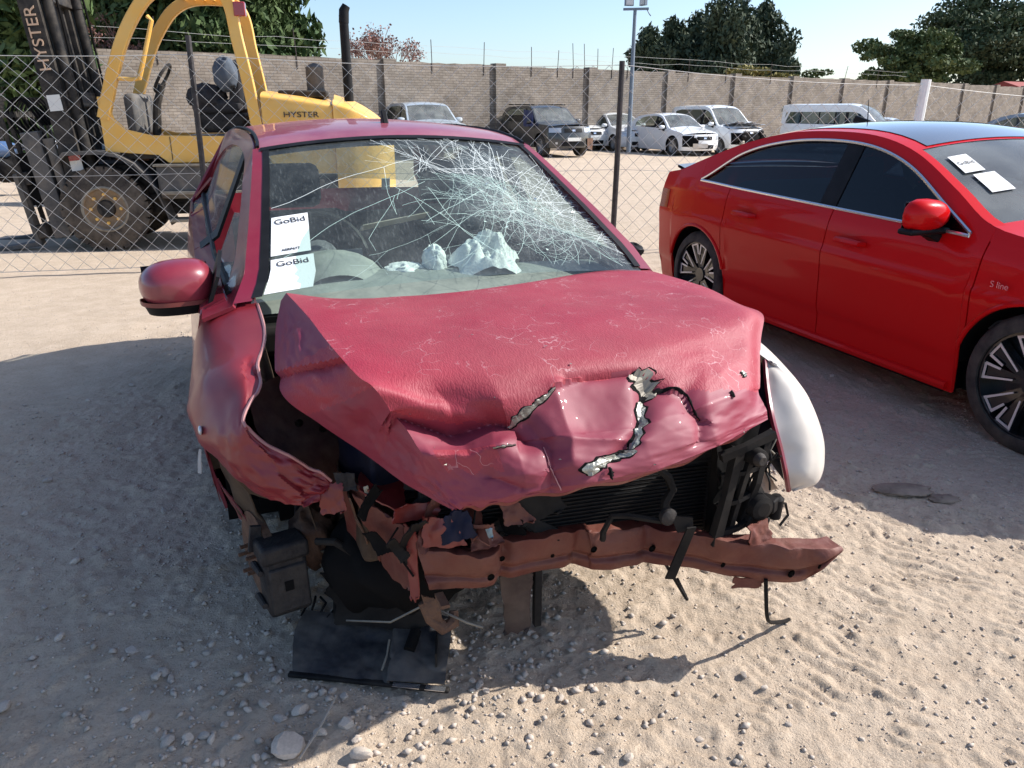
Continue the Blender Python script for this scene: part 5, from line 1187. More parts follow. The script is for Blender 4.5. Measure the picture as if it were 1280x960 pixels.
MB().lathe([(-.03, .018), (.03, .022), (.04, .012)], 12, 'z', (.605, -.715, .43)).build('washer_pump', M['dusty_black'], wr)
for k in range(5):
    p0 = np.array((.56 + rt.uniform(-.03, .05), -.70, rt.uniform(.45, .64))); pts = [p0 + np.array((rt.uniform(-.03, .03), rt.uniform(-.03, .03), -.03 * q)) for q in range(4)]
    MB().tube(cr_surf(np.array([pts, pts]), 2, 12)[0].tolist(), .003, 5).build('thin_wire', M['dusty_black'], wr)
MB().lathe([(-.012, .0001), (-.012, .012), (.0, .018), (.006, .018)], 14, 'y', (.465, -.79, .635)).build('bolt_head', M['brake'], wr)
quad('bent_red_bracket', [(.47, -.78, .43), (.545, -.765, .435), (.56, -.78, .375), (.475, -.79, .37)], M['beam'], wr, .004, 10, .010, 16, 12, rag=.16)
quad('pale_bracket', [(.60, -.63, .53), (.66, -.61, .50), (.70, -.62, .425), (.64, -.65, .42)], mat('pale_dusty_plastic', (.45, .33, .25), .8, var=.15), wr, .006, 10, .012, 12, 4, rag=.16)
MB().tube([(.60, -.72, .45), (.635, -.72, .44), (.65, -.72, .40), (.62, -.725, .375)], .004, 5).build('thin_wire', M['dusty_black'], wr)
MB().tube([(.585, -.68, .66), (.60, -.69, .63), (.585, -.69, .60), (.61, -.68, .58), (.60, -.675, .55)], .003, 5).build('thin_wire', M['dusty_metal'], wr)
# latch brace and hanging strap in front of the core
MB().tube([(.235, -.655, .60), (.275, -.665, .565), (.285, -.675, .53), (.262, -.68, .50), (.262, -.685, .465)], [.008, .012, .012, .012, .014], 6).build('latch_brace', M['dusty_black'], wr)
MB().lathe([(-.012, .0001), (-.012, .010), (-.004, .024), (.012, .024)], 16, 'y', (.262, -.70, .465)).build('latch_bolt', M['brake'], wr)
MB().tube([(.25, -.69, .45), (.16, -.66, .47), (.115, -.655, .475), (.095, -.65, .43), (.10, -.64, .40)], .009, 6).build('latch_brace', M['dusty_black'], wr)
quad('latch_plate', [(.265, -.705, .47), (.325, -.72, .46), (.33, -.72, .425), (.285, -.715, .42)], M['dusty_black'], wr, .006, 6)
quad('hanging_strap', [(.300, -.735, .44), (.326, -.738, .44), (.296, -.705, .265), (.268, -.70, .27)], M['dusty_black'], wr, .005, 8, .002, 9, 3)
# crushed panel pieces between hood and beam, left
quad('crushed_panel', [(-.33, -.60, .54), (-.27, -.62, .55), (-.25, -.635, .47), (-.34, -.61, .46)], M['navy'], wr, .004, 14, .02, 12, 2, rag=.16)
quad('crushed_panel', [(-.255, -.60, .50), (-.19, -.60, .49), (-.17, -.62, .44), (-.27, -.63, .44)], M['beam'], wr, .004, 12, .018, 14, 6, rag=.16)
quad('crushed_panel', [(-.375, -.57, .53), (-.30, -.60, .52), (-.27, -.62, .45), (-.38, -.575, .44)], M['bright_red_metal'], wr, .004, 14, .016, 12, 9, rag=.16)
quad('crushed_panel', [(-.17, -.575, .545), (-.12, -.58, .53), (-.07, -.60, .47), (-.16, -.60, .47)], M['beam'], wr, .004, 10, .012, 14, 3, rag=.16)
quad('latch_cover', [(-.145, -.57, .525), (.0, -.58, .545), (.01, -.60, .49), (-.12, -.595, .455)], M['dusty_black'], wr, .006, 10, .008, 9, 3, rag=.16)
quad('shiny_fragment', [(-.49, -.435, .57), (-.478, -.44, .575), (-.475, -.445, .53), (-.485, -.44, .53)], M['tear_metal'], wr, .003, 5, .003, 30, 3, rag=.16)
quad('shiny_fragment', [(-.225, -.60, .475), (-.20, -.605, .48), (-.20, -.61, .455), (-.22, -.605, .45)], mat('bluish_metal', (.2, .28, .34), .35, .6), wr, .003, 6, .006, 22, 3, rag=.16)
MB().box((-.49, -.37, .47), (-.30, -.12, .66), ((0, 0, 1), .25)).build('battery', M['navy'], wr, bevel=.01)
MB().box((-.34, -.36, .30), (.36, .1, .70)).box((-.2, -.42, .35), (.2, -.3, .60)).lathe([(-.05, .07), (.04, .07)], 20, 'y', (.1, -.43, .45)).build('engine_block', M['dusty_black'], wr, bevel=.02)
MB().box((-.8, .2, .75), (.8, .30, .84)).build('cowl_panel', M['dusty_black'], wr, bevel=.02)
for k in range(14):
    p0 = (rt.uniform(-.38, .0), rt.uniform(-.50, -.36), rt.uniform(.5, .62)); pts = [p0]
    for q in range(4): pts.append((pts[-1][0] + rt.uniform(-.08, .08), pts[-1][1] + rt.uniform(-.06, .05), pts[-1][2] + rt.uniform(-.08, .04)))
    MB().tube(cr_surf(np.array([pts, pts]), 2, 16)[0].tolist(), rt.choice((.003, .004, .006, .009)), 6).build('hose', M['dusty_black'], wr)
for k in range(18):      # bent straps and torn brackets jammed behind the beam
    c = np.array((rt.uniform(-.50, -.02), 0, rt.uniform(.40, .60))); c[1] = -.50 - .06 * (c[0] + .5) / .5 + rt.uniform(-.05, .04) + (.03 if c[2] > .52 else 0); L, w = rt.uniform(.03, .075), rt.uniform(.010, .028)
    d1 = np.array((rt.gauss(0, 1), rt.gauss(0, .4), rt.gauss(0, .7))); d1 /= np.linalg.norm(d1); d2 = np.cross(d1, (0, 1, 0)) + np.array((0, rt.uniform(-.5, .5), 0)); d2 /= np.linalg.norm(d2) + 1e-6; d3 = np.cross(d1, d2)
    g = [[tuple(c + d1 * L * a + d2 * w * b2 + d3 * L * .5 * abs(a) * rt.uniform(.3, 1.)) for b2 in (-1, 0, 1)] for a in (-1, -.3, .3, 1)]
    quad('torn_strap', g, M[('dusty_black', 'dark_void', 'beam', 'dusty_black', 'dark_void', 'dusty_black', 'bright_red_metal', 'dusty_black', 'dark_void')[k % 9]], wr, .003, 14, .006, 12, k * .7, rag=.15)
MB().tube([(-.43, -.545, .50), (-.45, -.52, .45), (-.40, -.56, .36)], .003, 5).build('thin_wire', M['dark_void'], wr)
# ---- right front fender
RO = np.array([(.732, -.463, .78), (.766, -.486, .765), (.79, -.552, .725), (.809, -.61, .65), (.819, -.65, .55), (.777, -.685, .47), (.70, -.676, .448)])
RI = np.array([(.731, -.463, .77), (.692, -.52, .735), (.653, -.589, .69), (.641, -.634, .635), (.651, -.66, .57), (.659, -.68, .51), (.685, -.671, .45)])
mid = (RO + RI) / 2 + np.array((.0, -.035, .012)) * np.array([0, .5, 1, 1, 1, .7, 0])[:, None]
back = np.array([(.75, .30, .87), (.81, .20, .85), (.852, .05, .79), (.868, -.06, .70), (.868, -.24, .56), (.84, -.36, .48), (.78, -.42, .45)])
m2 = (RO + back) / 2 + np.array([(0, 0, .01), (.015, 0, .015), (.03, 0, .02), (.035, 0, .01), (.03, 0, 0), (.03, 0, 0), (.03, 0, 0)])
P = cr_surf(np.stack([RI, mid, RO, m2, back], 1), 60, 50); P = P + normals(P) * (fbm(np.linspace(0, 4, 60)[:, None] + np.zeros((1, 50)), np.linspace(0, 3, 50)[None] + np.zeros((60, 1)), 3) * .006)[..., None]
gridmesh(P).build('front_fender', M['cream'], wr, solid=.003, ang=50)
MB().tube([tuple(P[i, 0]) for i in range(60)], .008, 6).build('fender_edge', M['maroon'], wr)
ins = P[:, 0] + np.array((.02, .03, 0)); G = [[tuple(a), tuple(a * .6 + np.array((.62, -.50, .62)) * .4), (.60, -.42, .60)] for a in ins]
MB().grid(G).build('lamp_recess', M['navy'], wr)
quad('rear_fender_part', [(.75, .30, .88), (.868, .32, .70), (.868, -.10, .70), (.75, -.15, .80)], M['maroon'], wr, .003, 8)
b = MB().lathe([(-.09, .19), (-.09, .24), (-.075, .27), (-.03, .288), (.03, .288), (.075, .27), (.09, .24), (.09, .19)], 40, 'x', (.76, .12, .288), close=True); w_ = b.build('front_tyre', M['tyre'], wr)
MB().lathe([(-.06, .0001), (-.06, .19), (.08, .19), (.08, .17), (.03, .16), (.03, .0001)], 32, 'x', (.76, .12, .288)).build('front_rim', M['rim_silver'], wr)
# drooping cable at the right end of the beam
MB().tube(cr_surf(np.array([[(.534, -.79, .26), (.545, -.79, .19), (.57, -.775, .12), (.62, -.74, .06), (.70, -.71, .02), (.73, -.70, .012)]] * 2), 2, 24)[0].tolist(), .006, 6).build('dangling_cable', M['dusty_black'], wr)
MB().tube(cr_surf(np.array([[(.30, -.60, .30), (.36, -.60, .20), (.42, -.60, .10), (.40, -.57, .16)]] * 2), 2, 20)[0].tolist(), .005, 6).build('dangling_cable', M['dusty_black'], wr)
# ---- left door mirror
mr = empty('door_mirror', (-.885, .50, .945)); mr.parent = wr; mr.rotation_euler = (0, 0, rad(6))
G = []
for i in range(15):
    ph = -math.pi / 2 + math.pi * i / 14; row = []
    for k in range(32):
        th = 2 * math.pi * k / 32; c, s = math.cos(th), math.sin(th); pw = lambda q, e: math.copysign(abs(q) ** e, q)
        x = .115 * pw(c, .72) * math.cos(ph) ** .55; hgt = .082 * (1 + .12 * c); row.append((x, .105 * math.sin(ph) if ph < 0 else .03 * math.sin(ph), max(-.055, hgt * pw(s, .85) * math.cos(ph) ** .55)))
    G.append(row)
MB().grid(G, True).build('housing', M['maroon'], mr, ang=60)
G2 = [[(p[0] * .985, p[1] * .96, -.058 - (.018 if r > 0 else 0)) if 0 else (p[0] * (1 - .12 * r), p[1] * (1 - .1 * r), -.05 - .035 * r - .006 * p[0] / .115 * 0) for p in [(.112 * math.copysign(abs(math.cos(t)) ** .72, math.cos(t)), (-.098 if math.sin(t) < 0 else .03) * abs(math.sin(t)) ** .8, 0) for t in lin(0, 2 * math.pi, 33)[:-1]]] for r in (0, .4, 1)]
b = MB().grid(G2, True); b.f.append(tuple(range(64, 96))); b.build('lower_cover', M['black_plastic'], mr, ang=60)
G3 = [[(math.copysign(abs(math.cos(t)) ** .72, math.cos(t)) * .118, (-.103 if math.sin(t) < 0 else .03) * abs(math.sin(t)) ** .8, z) for t in lin(0, 2 * math.pi, 33)[:-1]] for z in (-.054, -.040)]
MB().grid(G3, True).build('trim_strip', M['bright_red_metal'], mr)
MB().add([(.08, -.04, -.06), (.08, .02, -.06), (.15, .0, -.08), (.15, -.06, -.08), (.08, -.04, -.10), (.08, .02, -.10), (.15, .0, -.15), (.15, -.06, -.15)], [(0, 1, 2, 3), (4, 7, 6, 5), (0, 3, 7, 4), (1, 5, 6, 2), (0, 4, 5, 1), (3, 2, 6, 7)]).build('stalk', M['black_plastic'], mr, bevel=.01)
MB().box((-.10, .026, -.05), (.10, .033, .06)).build('mirror_glass', M['glass_dark'], mr)
quad('mirror_base', [(-.765, .37, .985), (-.745, .55, 1.04), (-.805, .56, .87), (-.818, .37, .85)], M['black_plastic'], wr, .012, 6)
# right: folded mirror stub at the pillar foot
blob('broken_mirror', (.80, .46, .955), (.034, .05, .024), M['black_plastic'], 3.1, amp=.3)
b = MB()
for k in range(7): b.tube([(-.855, .36, .78), (-.875 - .002 * k, .40 + .03 * k, .70)], .002, 4)
# rear bumper corner is intact; a strip of cloudy tape hangs from the arch
quad('plastic_scrap', [(-.868, .02, .55), (-.875, .05, .54), (-.89, .06, .46), (-.88, .03, .47)], mat('cloudy_plastic', (.55, .55, .55), .4, alpha=.6), wr, .002, 5, .004, 12, 3)
# ------------------------------------------------------------------ debris on the ground by the wreck
def wl2w(x, y, z): c, s = math.cos(WY), math.sin(WY); return (-.09 + c * x - s * y, 2.35 + s * x + c * y, z)
tray = empty('bumper_undertray', wl2w(-.46, -.40, 0), WY - rad(30), 'broken black plastic undertray lying on the dirt under the wreck', 'car part')
# a moulded plate with a slot, a lip and a torn left end
T_ = [[(-.26, .08, .085), (-.10, .09, .075), (.02, .10, .075), (.03, .105, .10), (.18, .10, .085)], [(-.27, .02, .055), (-.10, .03, .045), (.02, .03, .045), (.035, .03, .082), (.19, .03, .065)], [(-.25, -.05, .035), (-.09, -.055, .028), (.03, -.05, .028), (.045, -.05, .055), (.195, -.04, .04)], [(-.23, -.10, .018), (-.07, -.105, .016), (.04, -.11, .016), (.055, -.11, .024), (.20, -.095, .018)]]
P = crumple(cr_surf(T_, 40, 70), .007, 12, 3)
M['tray'] = mat('scuffed_grey_black_plastic', (.022, .022, .026), .55, col2=(.04, .038, .04), vscale=12, dust=.25, dscale=9, spec=.3)
gridmesh(P).build('moulded_plate', M['tray'], tray, solid=.004, ang=40)
MB().box((-.24, -.116, .004), (.215, -.098, .016)).build('front_lip', M['dusty_black'], tray, bevel=.004)
MB().box((.06, -.122, .016), (.135, -.104, .0175)).box((.150, -.122, .016), (.205, -.104, .0175)).build('metal_strip', M['chrome'], tray)
MB().tube([(.085, -.03, .064), (.09, .03, .084)], [.016, .016], 10).build('slot', M['dark_void'], tray)
for k in range(14): 
    x = -.27 + .026 * k; MB().tube([(x, .07, .07), (x + rt.uniform(-.02, .02), .11, .10 + rt.uniform(-.02, .025)), (x + rt.uniform(-.03, .03), .14, .09)], .004, 5).build('broken_clip', M['dusty_black'], tray)
MB().tube([(.02, .0, .07), (.024, -.04, .05), (.02, -.08, .03)], .003, 5).build('cable_tie', M['dusty_metal'], tray)
MB().box((.155, -.06, .04), (.16, .05, .085), ((0, 0, 1), .2)).build('rib', M['dusty_black'], tray)
# ------------------------------------------------------------------ forklift
M['yellow'] = mat('faded_yellow_paint', (.78, .42, .075), .5, col2=(.84, .50, .11), vscale=2.5, dust=.2, dscale=5, coat=.2)
M['mast_black'] = mat('worn_black_paint', (.012, .012, .013), .55, col2=(.028, .027, .027), vscale=6, dust=.2, dscale=8, spec=.15)
M['chassis'] = mat('dusty_charcoal', (.045, .047, .05), .7, col2=(.08, .08, .08), vscale=4, dust=.4)
M['solid_tyre'] = mat('worn_solid_tyre', (.035, .031, .028), .9, col2=(.065, .056, .05), vscale=8, dust=.35, spec=.1, bump=.4, bscale=40)
fk_ = empty('forklift', (-4.55, 8.55, 0), .1915, 'yellow forklift with black mast parked behind the chain-link fence', 'forklift')
M['fk_rim'] = mat('dusty_yellow_brown_hub', (.26, .17, .085), .8, col2=(.16, .12, .085), vscale=9, dust=.5)
def fw(name, x, y, R, w, rimr, chunky=True):
    t = empty(name, (x, y, R)); t.parent = fk_; h = w / 2
    b = MB().lathe([(-h, rimr), (-h, R * .90), (-h * .9, R * .95), (h * .9, R * .95), (h, R * .90), (h, rimr)], 48, 'y', close=True); ty = b.build('tyre', M['solid_tyre'], t)
    n = 30
    for k in range(n):
        a = 2 * math.pi * k / n; a2 = a + 2 * math.pi / n * .78
        for y0, y1, sh in ((-h * 1.0, -h * .05, 0), (h * .05, h * 1.0, .1)):
            v = [(rr * math.cos(q + sh), yy, rr * math.sin(q + sh)) for rr in (R * .90, R) for q in (a, a2) for yy in (y0, y1)]
            o_ = MB().add(v, [(0, 1, 3, 2), (4, 6, 7, 5), (0, 4, 5, 1), (2, 3, 7, 6), (0, 2, 6, 4), (1, 5, 7, 3)])
            if sh == 0: o_.build('tread_lug', M['solid_tyre'], ty, smooth=False)
    b = MB().lathe([(-h * .98, rimr * 1.02), (-h * .98, rimr * .93), (-h * .75, rimr * .88), (-h * .62, rimr * .5), (-h * .66, .0001)], 40, 'y', cap=False); b.build('rim', M['fk_rim'], t)
    MB().lathe([(-h * 1.02, rimr * 1.05), (-h * 1.05, rimr * .98), (-h * .98, rimr * .93)], 40, 'y', close=True).build('rim_ring', M['dusty_metal'], t)
    MB().lathe([(-h * .95, .0001), (-h * .95, rimr * .36), (-h * .6, rimr * .42)], 20, 'y').build('hub', M['mast_black'], t)
    for k in range(8):
        a = 2 * math.pi * k / 8; MB().lathe([(-h * .84, .0001), (-h * .84, rimr * .075), (-h * .6, rimr * .09)], 6, 'y', (rimr * .66 * math.cos(a), 0, rimr * .66 * math.sin(a))).build('wheel_nut', M['yellow'], t)
    return t
fw('front_wheel', .08, .20, .455, .30, .235); fw('front_wheel', .08, 1.35, .455, .30, .235)
fw('rear_wheel', 2.35, .25, .37, .26, .19); fw('rear_wheel', 2.35, 1.3, .37, .26, .19)
# front mudguard
G = []
for s, z in ((-.32, .98), (-.24, 1.06), (.10, 1.07), (.28, 1.04), (.45, .94), (.57, .80), (.64, .66), (.70, .48), (.75, .30)): G.append([(s, .02, z), (s, .02, z - .035), (s, .42, z - .035), (s, .42, z)])
MB().grid(G, True).build('mudguard', M['chassis'], fk_, ang=30)
G = []
for s, z in ((-.32, .98), (-.24, 1.06), (.10, 1.07), (.28, 1.04), (.45, .94), (.57, .80), (.64, .66), (.70, .48), (.75, .30)): G.append([(s, 1.15, z), (s, 1.15, z - .035), (s, 1.55, z - .035), (s, 1.55, z)])
MB().grid(G, True).build('mudguard', M['chassis'], fk_, ang=30)
# chassis, steps
MB().box((-.25, .36, .35), (2.7, 1.2, .92)).build('chassis', M['mast_black'], fk_, bevel=.03)
MB().box((.66, .06, .55), (1.9, .5, .92)).build('side_tank', M['chassis'], fk_, bevel=.03)
MB().box((.64, .02, .90), (1.9, .40, .925)).build('step_plate', M['dusty_metal'], fk_, bevel=.006)
MB().box((.70, .0, .60), (1.9, .25, .635)).build('step_plate', M['dusty_metal'], fk_, bevel=.006)
MB().box((.74, .0, .30), (1.9, .22, .335)).build('step_plate', M['dusty_metal'], fk_, bevel=.006)
# yellow cab side and floor
side_ = [(.17, 1.06), (.17, 1.62), (.245, 1.62), (.30, 1.40), (.40, 1.29), (.66, 1.225), (1.75, 1.21), (1.85, 1.30), (1.85, .935), (.80, .935), (.70, 1.02)]
MB().prism(side_, .10, .16, 'xz').build('cab_side', M['yellow'], fk_, smooth=False, bevel=.008)
MB().prism(side_, 1.34, 1.40, 'xz').build('cab_side', M['yellow'], fk_, smooth=False, bevel=.008)
MB().box((.30, .16, .98), (1.80, 1.34, 1.05)).build('cab_floor', M['mast_black'], fk_)
MB().box((.842, .094, .96), (.848, .101, 1.21)).build('panel_seam', M['mast_black'], fk_)
# overhead guard: front legs curve over into roof, rear legs
for y in (.13, 1.37):
    pts = [(.20, y, 1.4), (.27, y, 1.60), (.36, y, 1.84), (.50, y, 2.16), (.66, y, 2.42), (.82, y, 2.60), (1.02, y, 2.70), (1.3, y, 2.72), (1.52, y, 2.68), (1.62, y, 2.52), (1.66, y, 2.2), (1.72, y, 1.8), (1.76, y, 1.42), (1.78, y, 1.2)]
    P_ = cr_surf(np.array([pts, pts]), 2, 60)[0]
    G = []
    for i in range(60):
        d = P_[min(i + 1, 59)] - P_[max(i - 1, 0)]; d /= np.linalg.norm(d); nrm = np.array((-d[2], 0, d[0])); w = .062
        G.append([tuple(P_[i] + nrm * w + np.array((0, -.045, 0))), tuple(P_[i] + nrm * w + np.array((0, .045, 0))), tuple(P_[i] - nrm * w + np.array((0, .045, 0))), tuple(P_[i] - nrm * w + np.array((0, -.045, 0)))])
    MB().grid(G, True).build('guard_frame', M['yellow'], fk_, ang=30, bevel=.012)
for x in lin(.95, 1.5, 6): MB().box((x, .17, 2.70), (x + .03, 1.33, 2.76)).build('guard_bar', M['yellow'], fk_)
MB().tube([(.80, .07, 2.40), (.84, .05, 2.36), (.66, .05, 1.85), (.64, .06, 1.80), (.56, .08, 1.79), (.42, .1, 1.80)], .022, 8).build('grab_rail', M['yellow'], fk_)
MB().box((1.66, .07, 2.42), (1.78, .17, 2.56)).build('rear_lamp', M['red_lens'], fk_, bevel=.01)
# engine hood and counterweight
Hd = [[(1.84, .10, 1.22), (1.84, .08, 1.55), (1.84, .16, 1.66), (1.84, .75, 1.69), (1.84, 1.34, 1.66), (1.84, 1.42, 1.22)], [(2.25, .08, 1.1), (2.25, .06, 1.50), (2.25, .15, 1.61), (2.25, .75, 1.64), (2.25, 1.35, 1.61), (2.25, 1.44, 1.1)], [(2.60, .08, 1.0), (2.60, .06, 1.45), (2.60, .15, 1.55), (2.60, .75, 1.58), (2.60, 1.35, 1.55), (2.6, 1.44, 1.0)]]
gridmesh(cr_surf(Hd, 16, 30)).build('engine_hood', M['yellow'], fk_, ang=50)
MB().prism([(1.84, 1.215), (2.62, 1.215), (2.62, .8), (1.9, .8)], .08, 1.42, 'xz').build('hood_skirt', M['yellow'], fk_, bevel=.02, smooth=False)
Cw = [[(2.61, .06, .45), (2.61, .04, 1.40), (2.61, .13, 1.575), (2.61, .75, 1.60), (2.61, 1.37, 1.575), (2.61, 1.46, .45)], [(2.85, .06, .45), (2.85, .05, 1.34), (2.85, .14, 1.50), (2.85, .75, 1.54), (2.85, 1.36, 1.50), (2.85, 1.44, .45)], [(3.1, .14, .45), (3.1, .16, 1.22), (3.1, .24, 1.36), (3.1, .75, 1.40), (3.1, 1.28, 1.36), (3.1, 1.36, .45)], [(3.28, .35, .5), (3.28, .36, 1.10), (3.28, .42, 1.20), (3.28, .75, 1.23), (3.28, 1.1, 1.2), (3.28, 1.15, .5)]]
gridmesh(cr_surf(Cw, 22, 34)).build('counterweight', M['yellow'], fk_, ang=50)
MB().box((2.0, .45, 1.62), (2.55, 1.1, 1.70)).build('air_grille', M['mast_black'], fk_, bevel=.02)
text('lettering', 'HYSTER', .085, M['ink'], fk_, (2.26, .052, 1.435), (rad(90), 0, 0), .004, 1.3)
MB().lathe([(1.58, .055), (2.50, .052), (2.50, .046), (1.7, .046)], 20, 'z', (2.79, .55, 0)).build('exhaust_stack', M['black_plastic'], fk_)
MB().tube([(2.79, .55, 2.42), (2.80, .55, 2.55), (2.83, .55, 2.60)], [.057, .056, .045], 16).build('stack_tip', M['black_plastic'], fk_)
MB().lathe([(1.66, .06), (1.70, .10), (1.95, .10), (1.98, .06), (2.0, .0001)], 20, 'z', (2.42, .60, 0)).build('air_cleaner', M['chassis'], fk_)
# seat and operator clutter
MB().box((1.10, .45, 1.24), (1.62, 1.05, 1.46)).build('seat_base', M['mast_black'], fk_, bevel=.05)
MB().box((1.05, .42, 1.45), (1.60, 1.08, 1.60)).build('seat_cushion', M['seat'], fk_, bevel=.05)
MB().box((1.48, .42, 1.52), (1.64, 1.08, 2.02), ((0, 1, 0), .12)).build('seat_back', M['seat'], fk_, bevel=.06)
MB().tube([(1.42, .62, 1.9), (1.40, .6, 1.98), (1.44, .55, 2.05)], .03, 8).build('armrest', M['trim_grey'], fk_)
blob('seat_cover', (1.20, .55, 1.62), (.18, .16, .12), M['seat'], 3.7, fk_, .35); blob('tool_roll', (1.46, .40, 1.86), (.11, .1, .15), mat('blue_grey_cloth', (.08, .10, .13), .9), 6.1, fk_, .3)
MB().box((1.05, .2, 1.19), (1.45, .45, 1.23)).build('document_tray', M['trim_grey'], fk_)
MB().tube([(.55, .75, 1.05), (.62, .75, 1.55), (.70, .75, 1.75)], [.05, .045, .04], 10).build('steering_column', M['mast_black'], fk_)
stw = MB().tube([(.72 + .17 * math.cos(a) * .55, .75 + .17 * math.sin(a), 1.83 + .17 * math.cos(a) * .83) for a in lin(0, 2 * math.pi, 25)[:-1]], .018, 7, closed=True); stw.build('steering_wheel', M['mast_black'], fk_)
MB().box((.36, .35, 1.22), (.50, 1.15, 1.66)).build('dash_cowl', M['chassis'], fk_, bevel=.05)
for q in range(3): MB().tube([(.52 + .03 * q, 1.0, 1.5), (.62 + .03 * q, 1.02, 1.78)], [.008, .014], 6).build('lever', M['mast_black'], fk_)
# mast, tilted; uprights, inner channels, cylinders, crossbars, carriage, forks
ms = empty('mast', (-.28, 0, .45)); ms.parent = fk_; ms.rotation_euler = (0, rad(-5), 0)
for y in (.28, 1.22):
    MB().prism([(-.10, -.12), (.09, -.12), (.09, .12), (.05, .12), (.05, -.06), (-.06, -.06), (-.06, .12), (-.10, .12)][::-1], -.25, 3.3, 'xy').build('outer_channel', M['mast_black'], ms, smooth=False).location = (.12, y, 0)
    MB().box((-.055, -.05, -.2), (.055, .07, 3.25)).build('inner_channel', M['mast_black'], ms, bevel=.01).location = (.10, y + (.10 if y < .7 else -.10), 0)
    MB().lathe([(-.1, .055), (2.1, .055), (2.1, .065), (2.2, .065), (2.2, .035), (3.2, .035)], 14, 'z').build('lift_cylinder', M['mast_black'], ms).location = (.27, y, 0)
    MB().tube([(.33, y, .1), (.34, y, 1.0), (.36, y, 2.0), (.34, y, 3.0)], .014, 6).build('hydraulic_hose', M['dark_void'], ms)
for z in (.0, 1.05, 2.1, 3.15): MB().box((.15, .2, z), (.24, 1.3, z + .16)).build('crossbar', M['mast_black'], ms, bevel=.01)
t_ = text('lettering', 'HYSTER', .155, mat('pale_orange_lettering', (.62, .42, .28), .6), ms, (.12, .152, 1.72), (rad(90), rad(-90), 0), .003, 1.15)
MB().box((.05, .150, 1.02), (.18, .157, 1.18)).build('data_plate', M['plate'], ms); wl_ = MB().box((.10, .150, .40), (.22, .157, .56)).build('warning_label', M['plate'], ms)
MB().box((.10, .1485, .505), (.22, .1496, .56)).build('label_band', M['red_lens'], wl_)
MB().tube([(.3, .3, .45), (.75, .35, .62)], [.05, .04], 10).build('tilt_cylinder', M['mast_black'], fk_)
cg = empty('carriage', (-.62, 0, .1)); cg.parent = fk_; cg.rotation_euler = (0, rad(-7.5), 0)
for z in (.05, .62): MB().box((-.05, .12, z), (.05, 1.40, z + .14)).build('carriage_bar', M['mast_black'], cg, bevel=.01)
for y in lin(.12, 1.38, 7): MB().box((-.03, y - .02, .2), (.01, y + .02, 1.32)).build('backrest_bar', M['mast_black'], cg)
MB().box((-.035, .1, 1.32), (.015, 1.42, 1.38)).build('backrest_top', M['mast_black'], cg)
for y in (.26, 1.22): MB().box((-.12, y - .07, .0), (-.06, y + .07, .75)).box((-1.3, y - .07, -.04), (-.06, y + .07, .015)).build('fork', M['chassis'], cg, bevel=.01)
MB().box((.10, .16, .02), (.28, .30, 1.15)).build('guide_plate', M['chassis'], cg, bevel=.01)
MB().lathe([(0, .05), (1.0, .05), (1.02, .06), (1.06, .06)], 12, 'z').build('side_shift_cylinder', M['chassis'], cg).location = (.36, .18, .0)
MB().box((-.02, .2, .4), (.25, 1.3, .95)).build('hose_box', M['dark_void'], cg)
for k in range(6): MB().tube(cr_surf(np.array([[(.1, .3 + .13 * k, 1.0), (.0, .3 + .12 * k, 1.35), (.15, .35 + .12 * k, 1.5), (.3, .35 + .1 * k, 1.2)]] * 2), 2, 14)[0].tolist(), .015, 6).build('hydraulic_hose', M['dark_void'], cg)
MB().box((.2, .3, .95), (.55, 1.2, 1.22)).build('tool_box', M['rust'], fk_, bevel=.02)
MB().box((.10, .25, 1.08), (.60, 1.25, 1.13)).build('tray', mat('blue_grey_tray', (.13, .18, .23), .6, var=.2), fk_)
# ------------------------------------------------------------------ scrap behind the forklift
def scrap_bike(loc, rz, col, label):
    t = empty('scrap_motorcycle', loc, rz, label, 'motorcycle')
    for x in (-.62, .62):
        w = empty('wheel', (x, 0, .3)); w.parent = t
        MB().tube([(.27 * math.cos(a), 0, .27 * math.sin(a)) for a in lin(0, 2 * math.pi, 25)[:-1]], .05, 8, closed=True).build('tyre', M['tyre'], w)
        b = MB()
        for k in range(5): b.tube([(0, 0, 0), (.24 * math.cos(k * 1.257), 0, .24 * math.sin(k * 1.257))], .018, 5)
        b.build('rim', M['rim_silver'], w)
    c = mat(label.split()[0] + '_fairing', col, .35, coat=.6)
    blob('tank', (-.05, 0, .82), (.30, .14, .13), c, 2.2, t, .12); blob('fairing', (-.48, 0, .72), (.26, .17, .22), c, 4.4, t, .2); blob('tail', (.55, 0, .85), (.28, .1, .08), c, 5.1, t, .15)
    blob('engine', (.0, 0, .48), (.25, .16, .2), M['dusty_black'], 3.1, t, .3); MB().box((.05, -.13, .84), (.5, .13, .90)).build('seat', M['seat'], t, bevel=.03)
    MB().tube([(-.62, .08, .3), (-.42, .08, .95)], .025, 6).tube([(-.62, -.08, .3), (-.42, -.08, .95)], .025, 6).tube([(-.40, -.33, 1.0), (-.44, 0, .98), (-.40, .33, 1.0)], .016, 6).build('fork', M['chrome'], t)
    return t
scrap_bike((-6.6, 13.5, 0), rad(12), (.03, .42, .08), 'green scrapped motorcycle lying beyond the forklift cab')
scrap_bike((-7.3, 13.2, 0), rad(-14), (.55, .56, .58), 'white scrapped motorcycle beyond the forklift cab'); 
scrap_bike((-9.1, 14.4, 0), rad(25), (.09, .16, .30), 'blue scrapped motorcycle beyond the forklift mast')
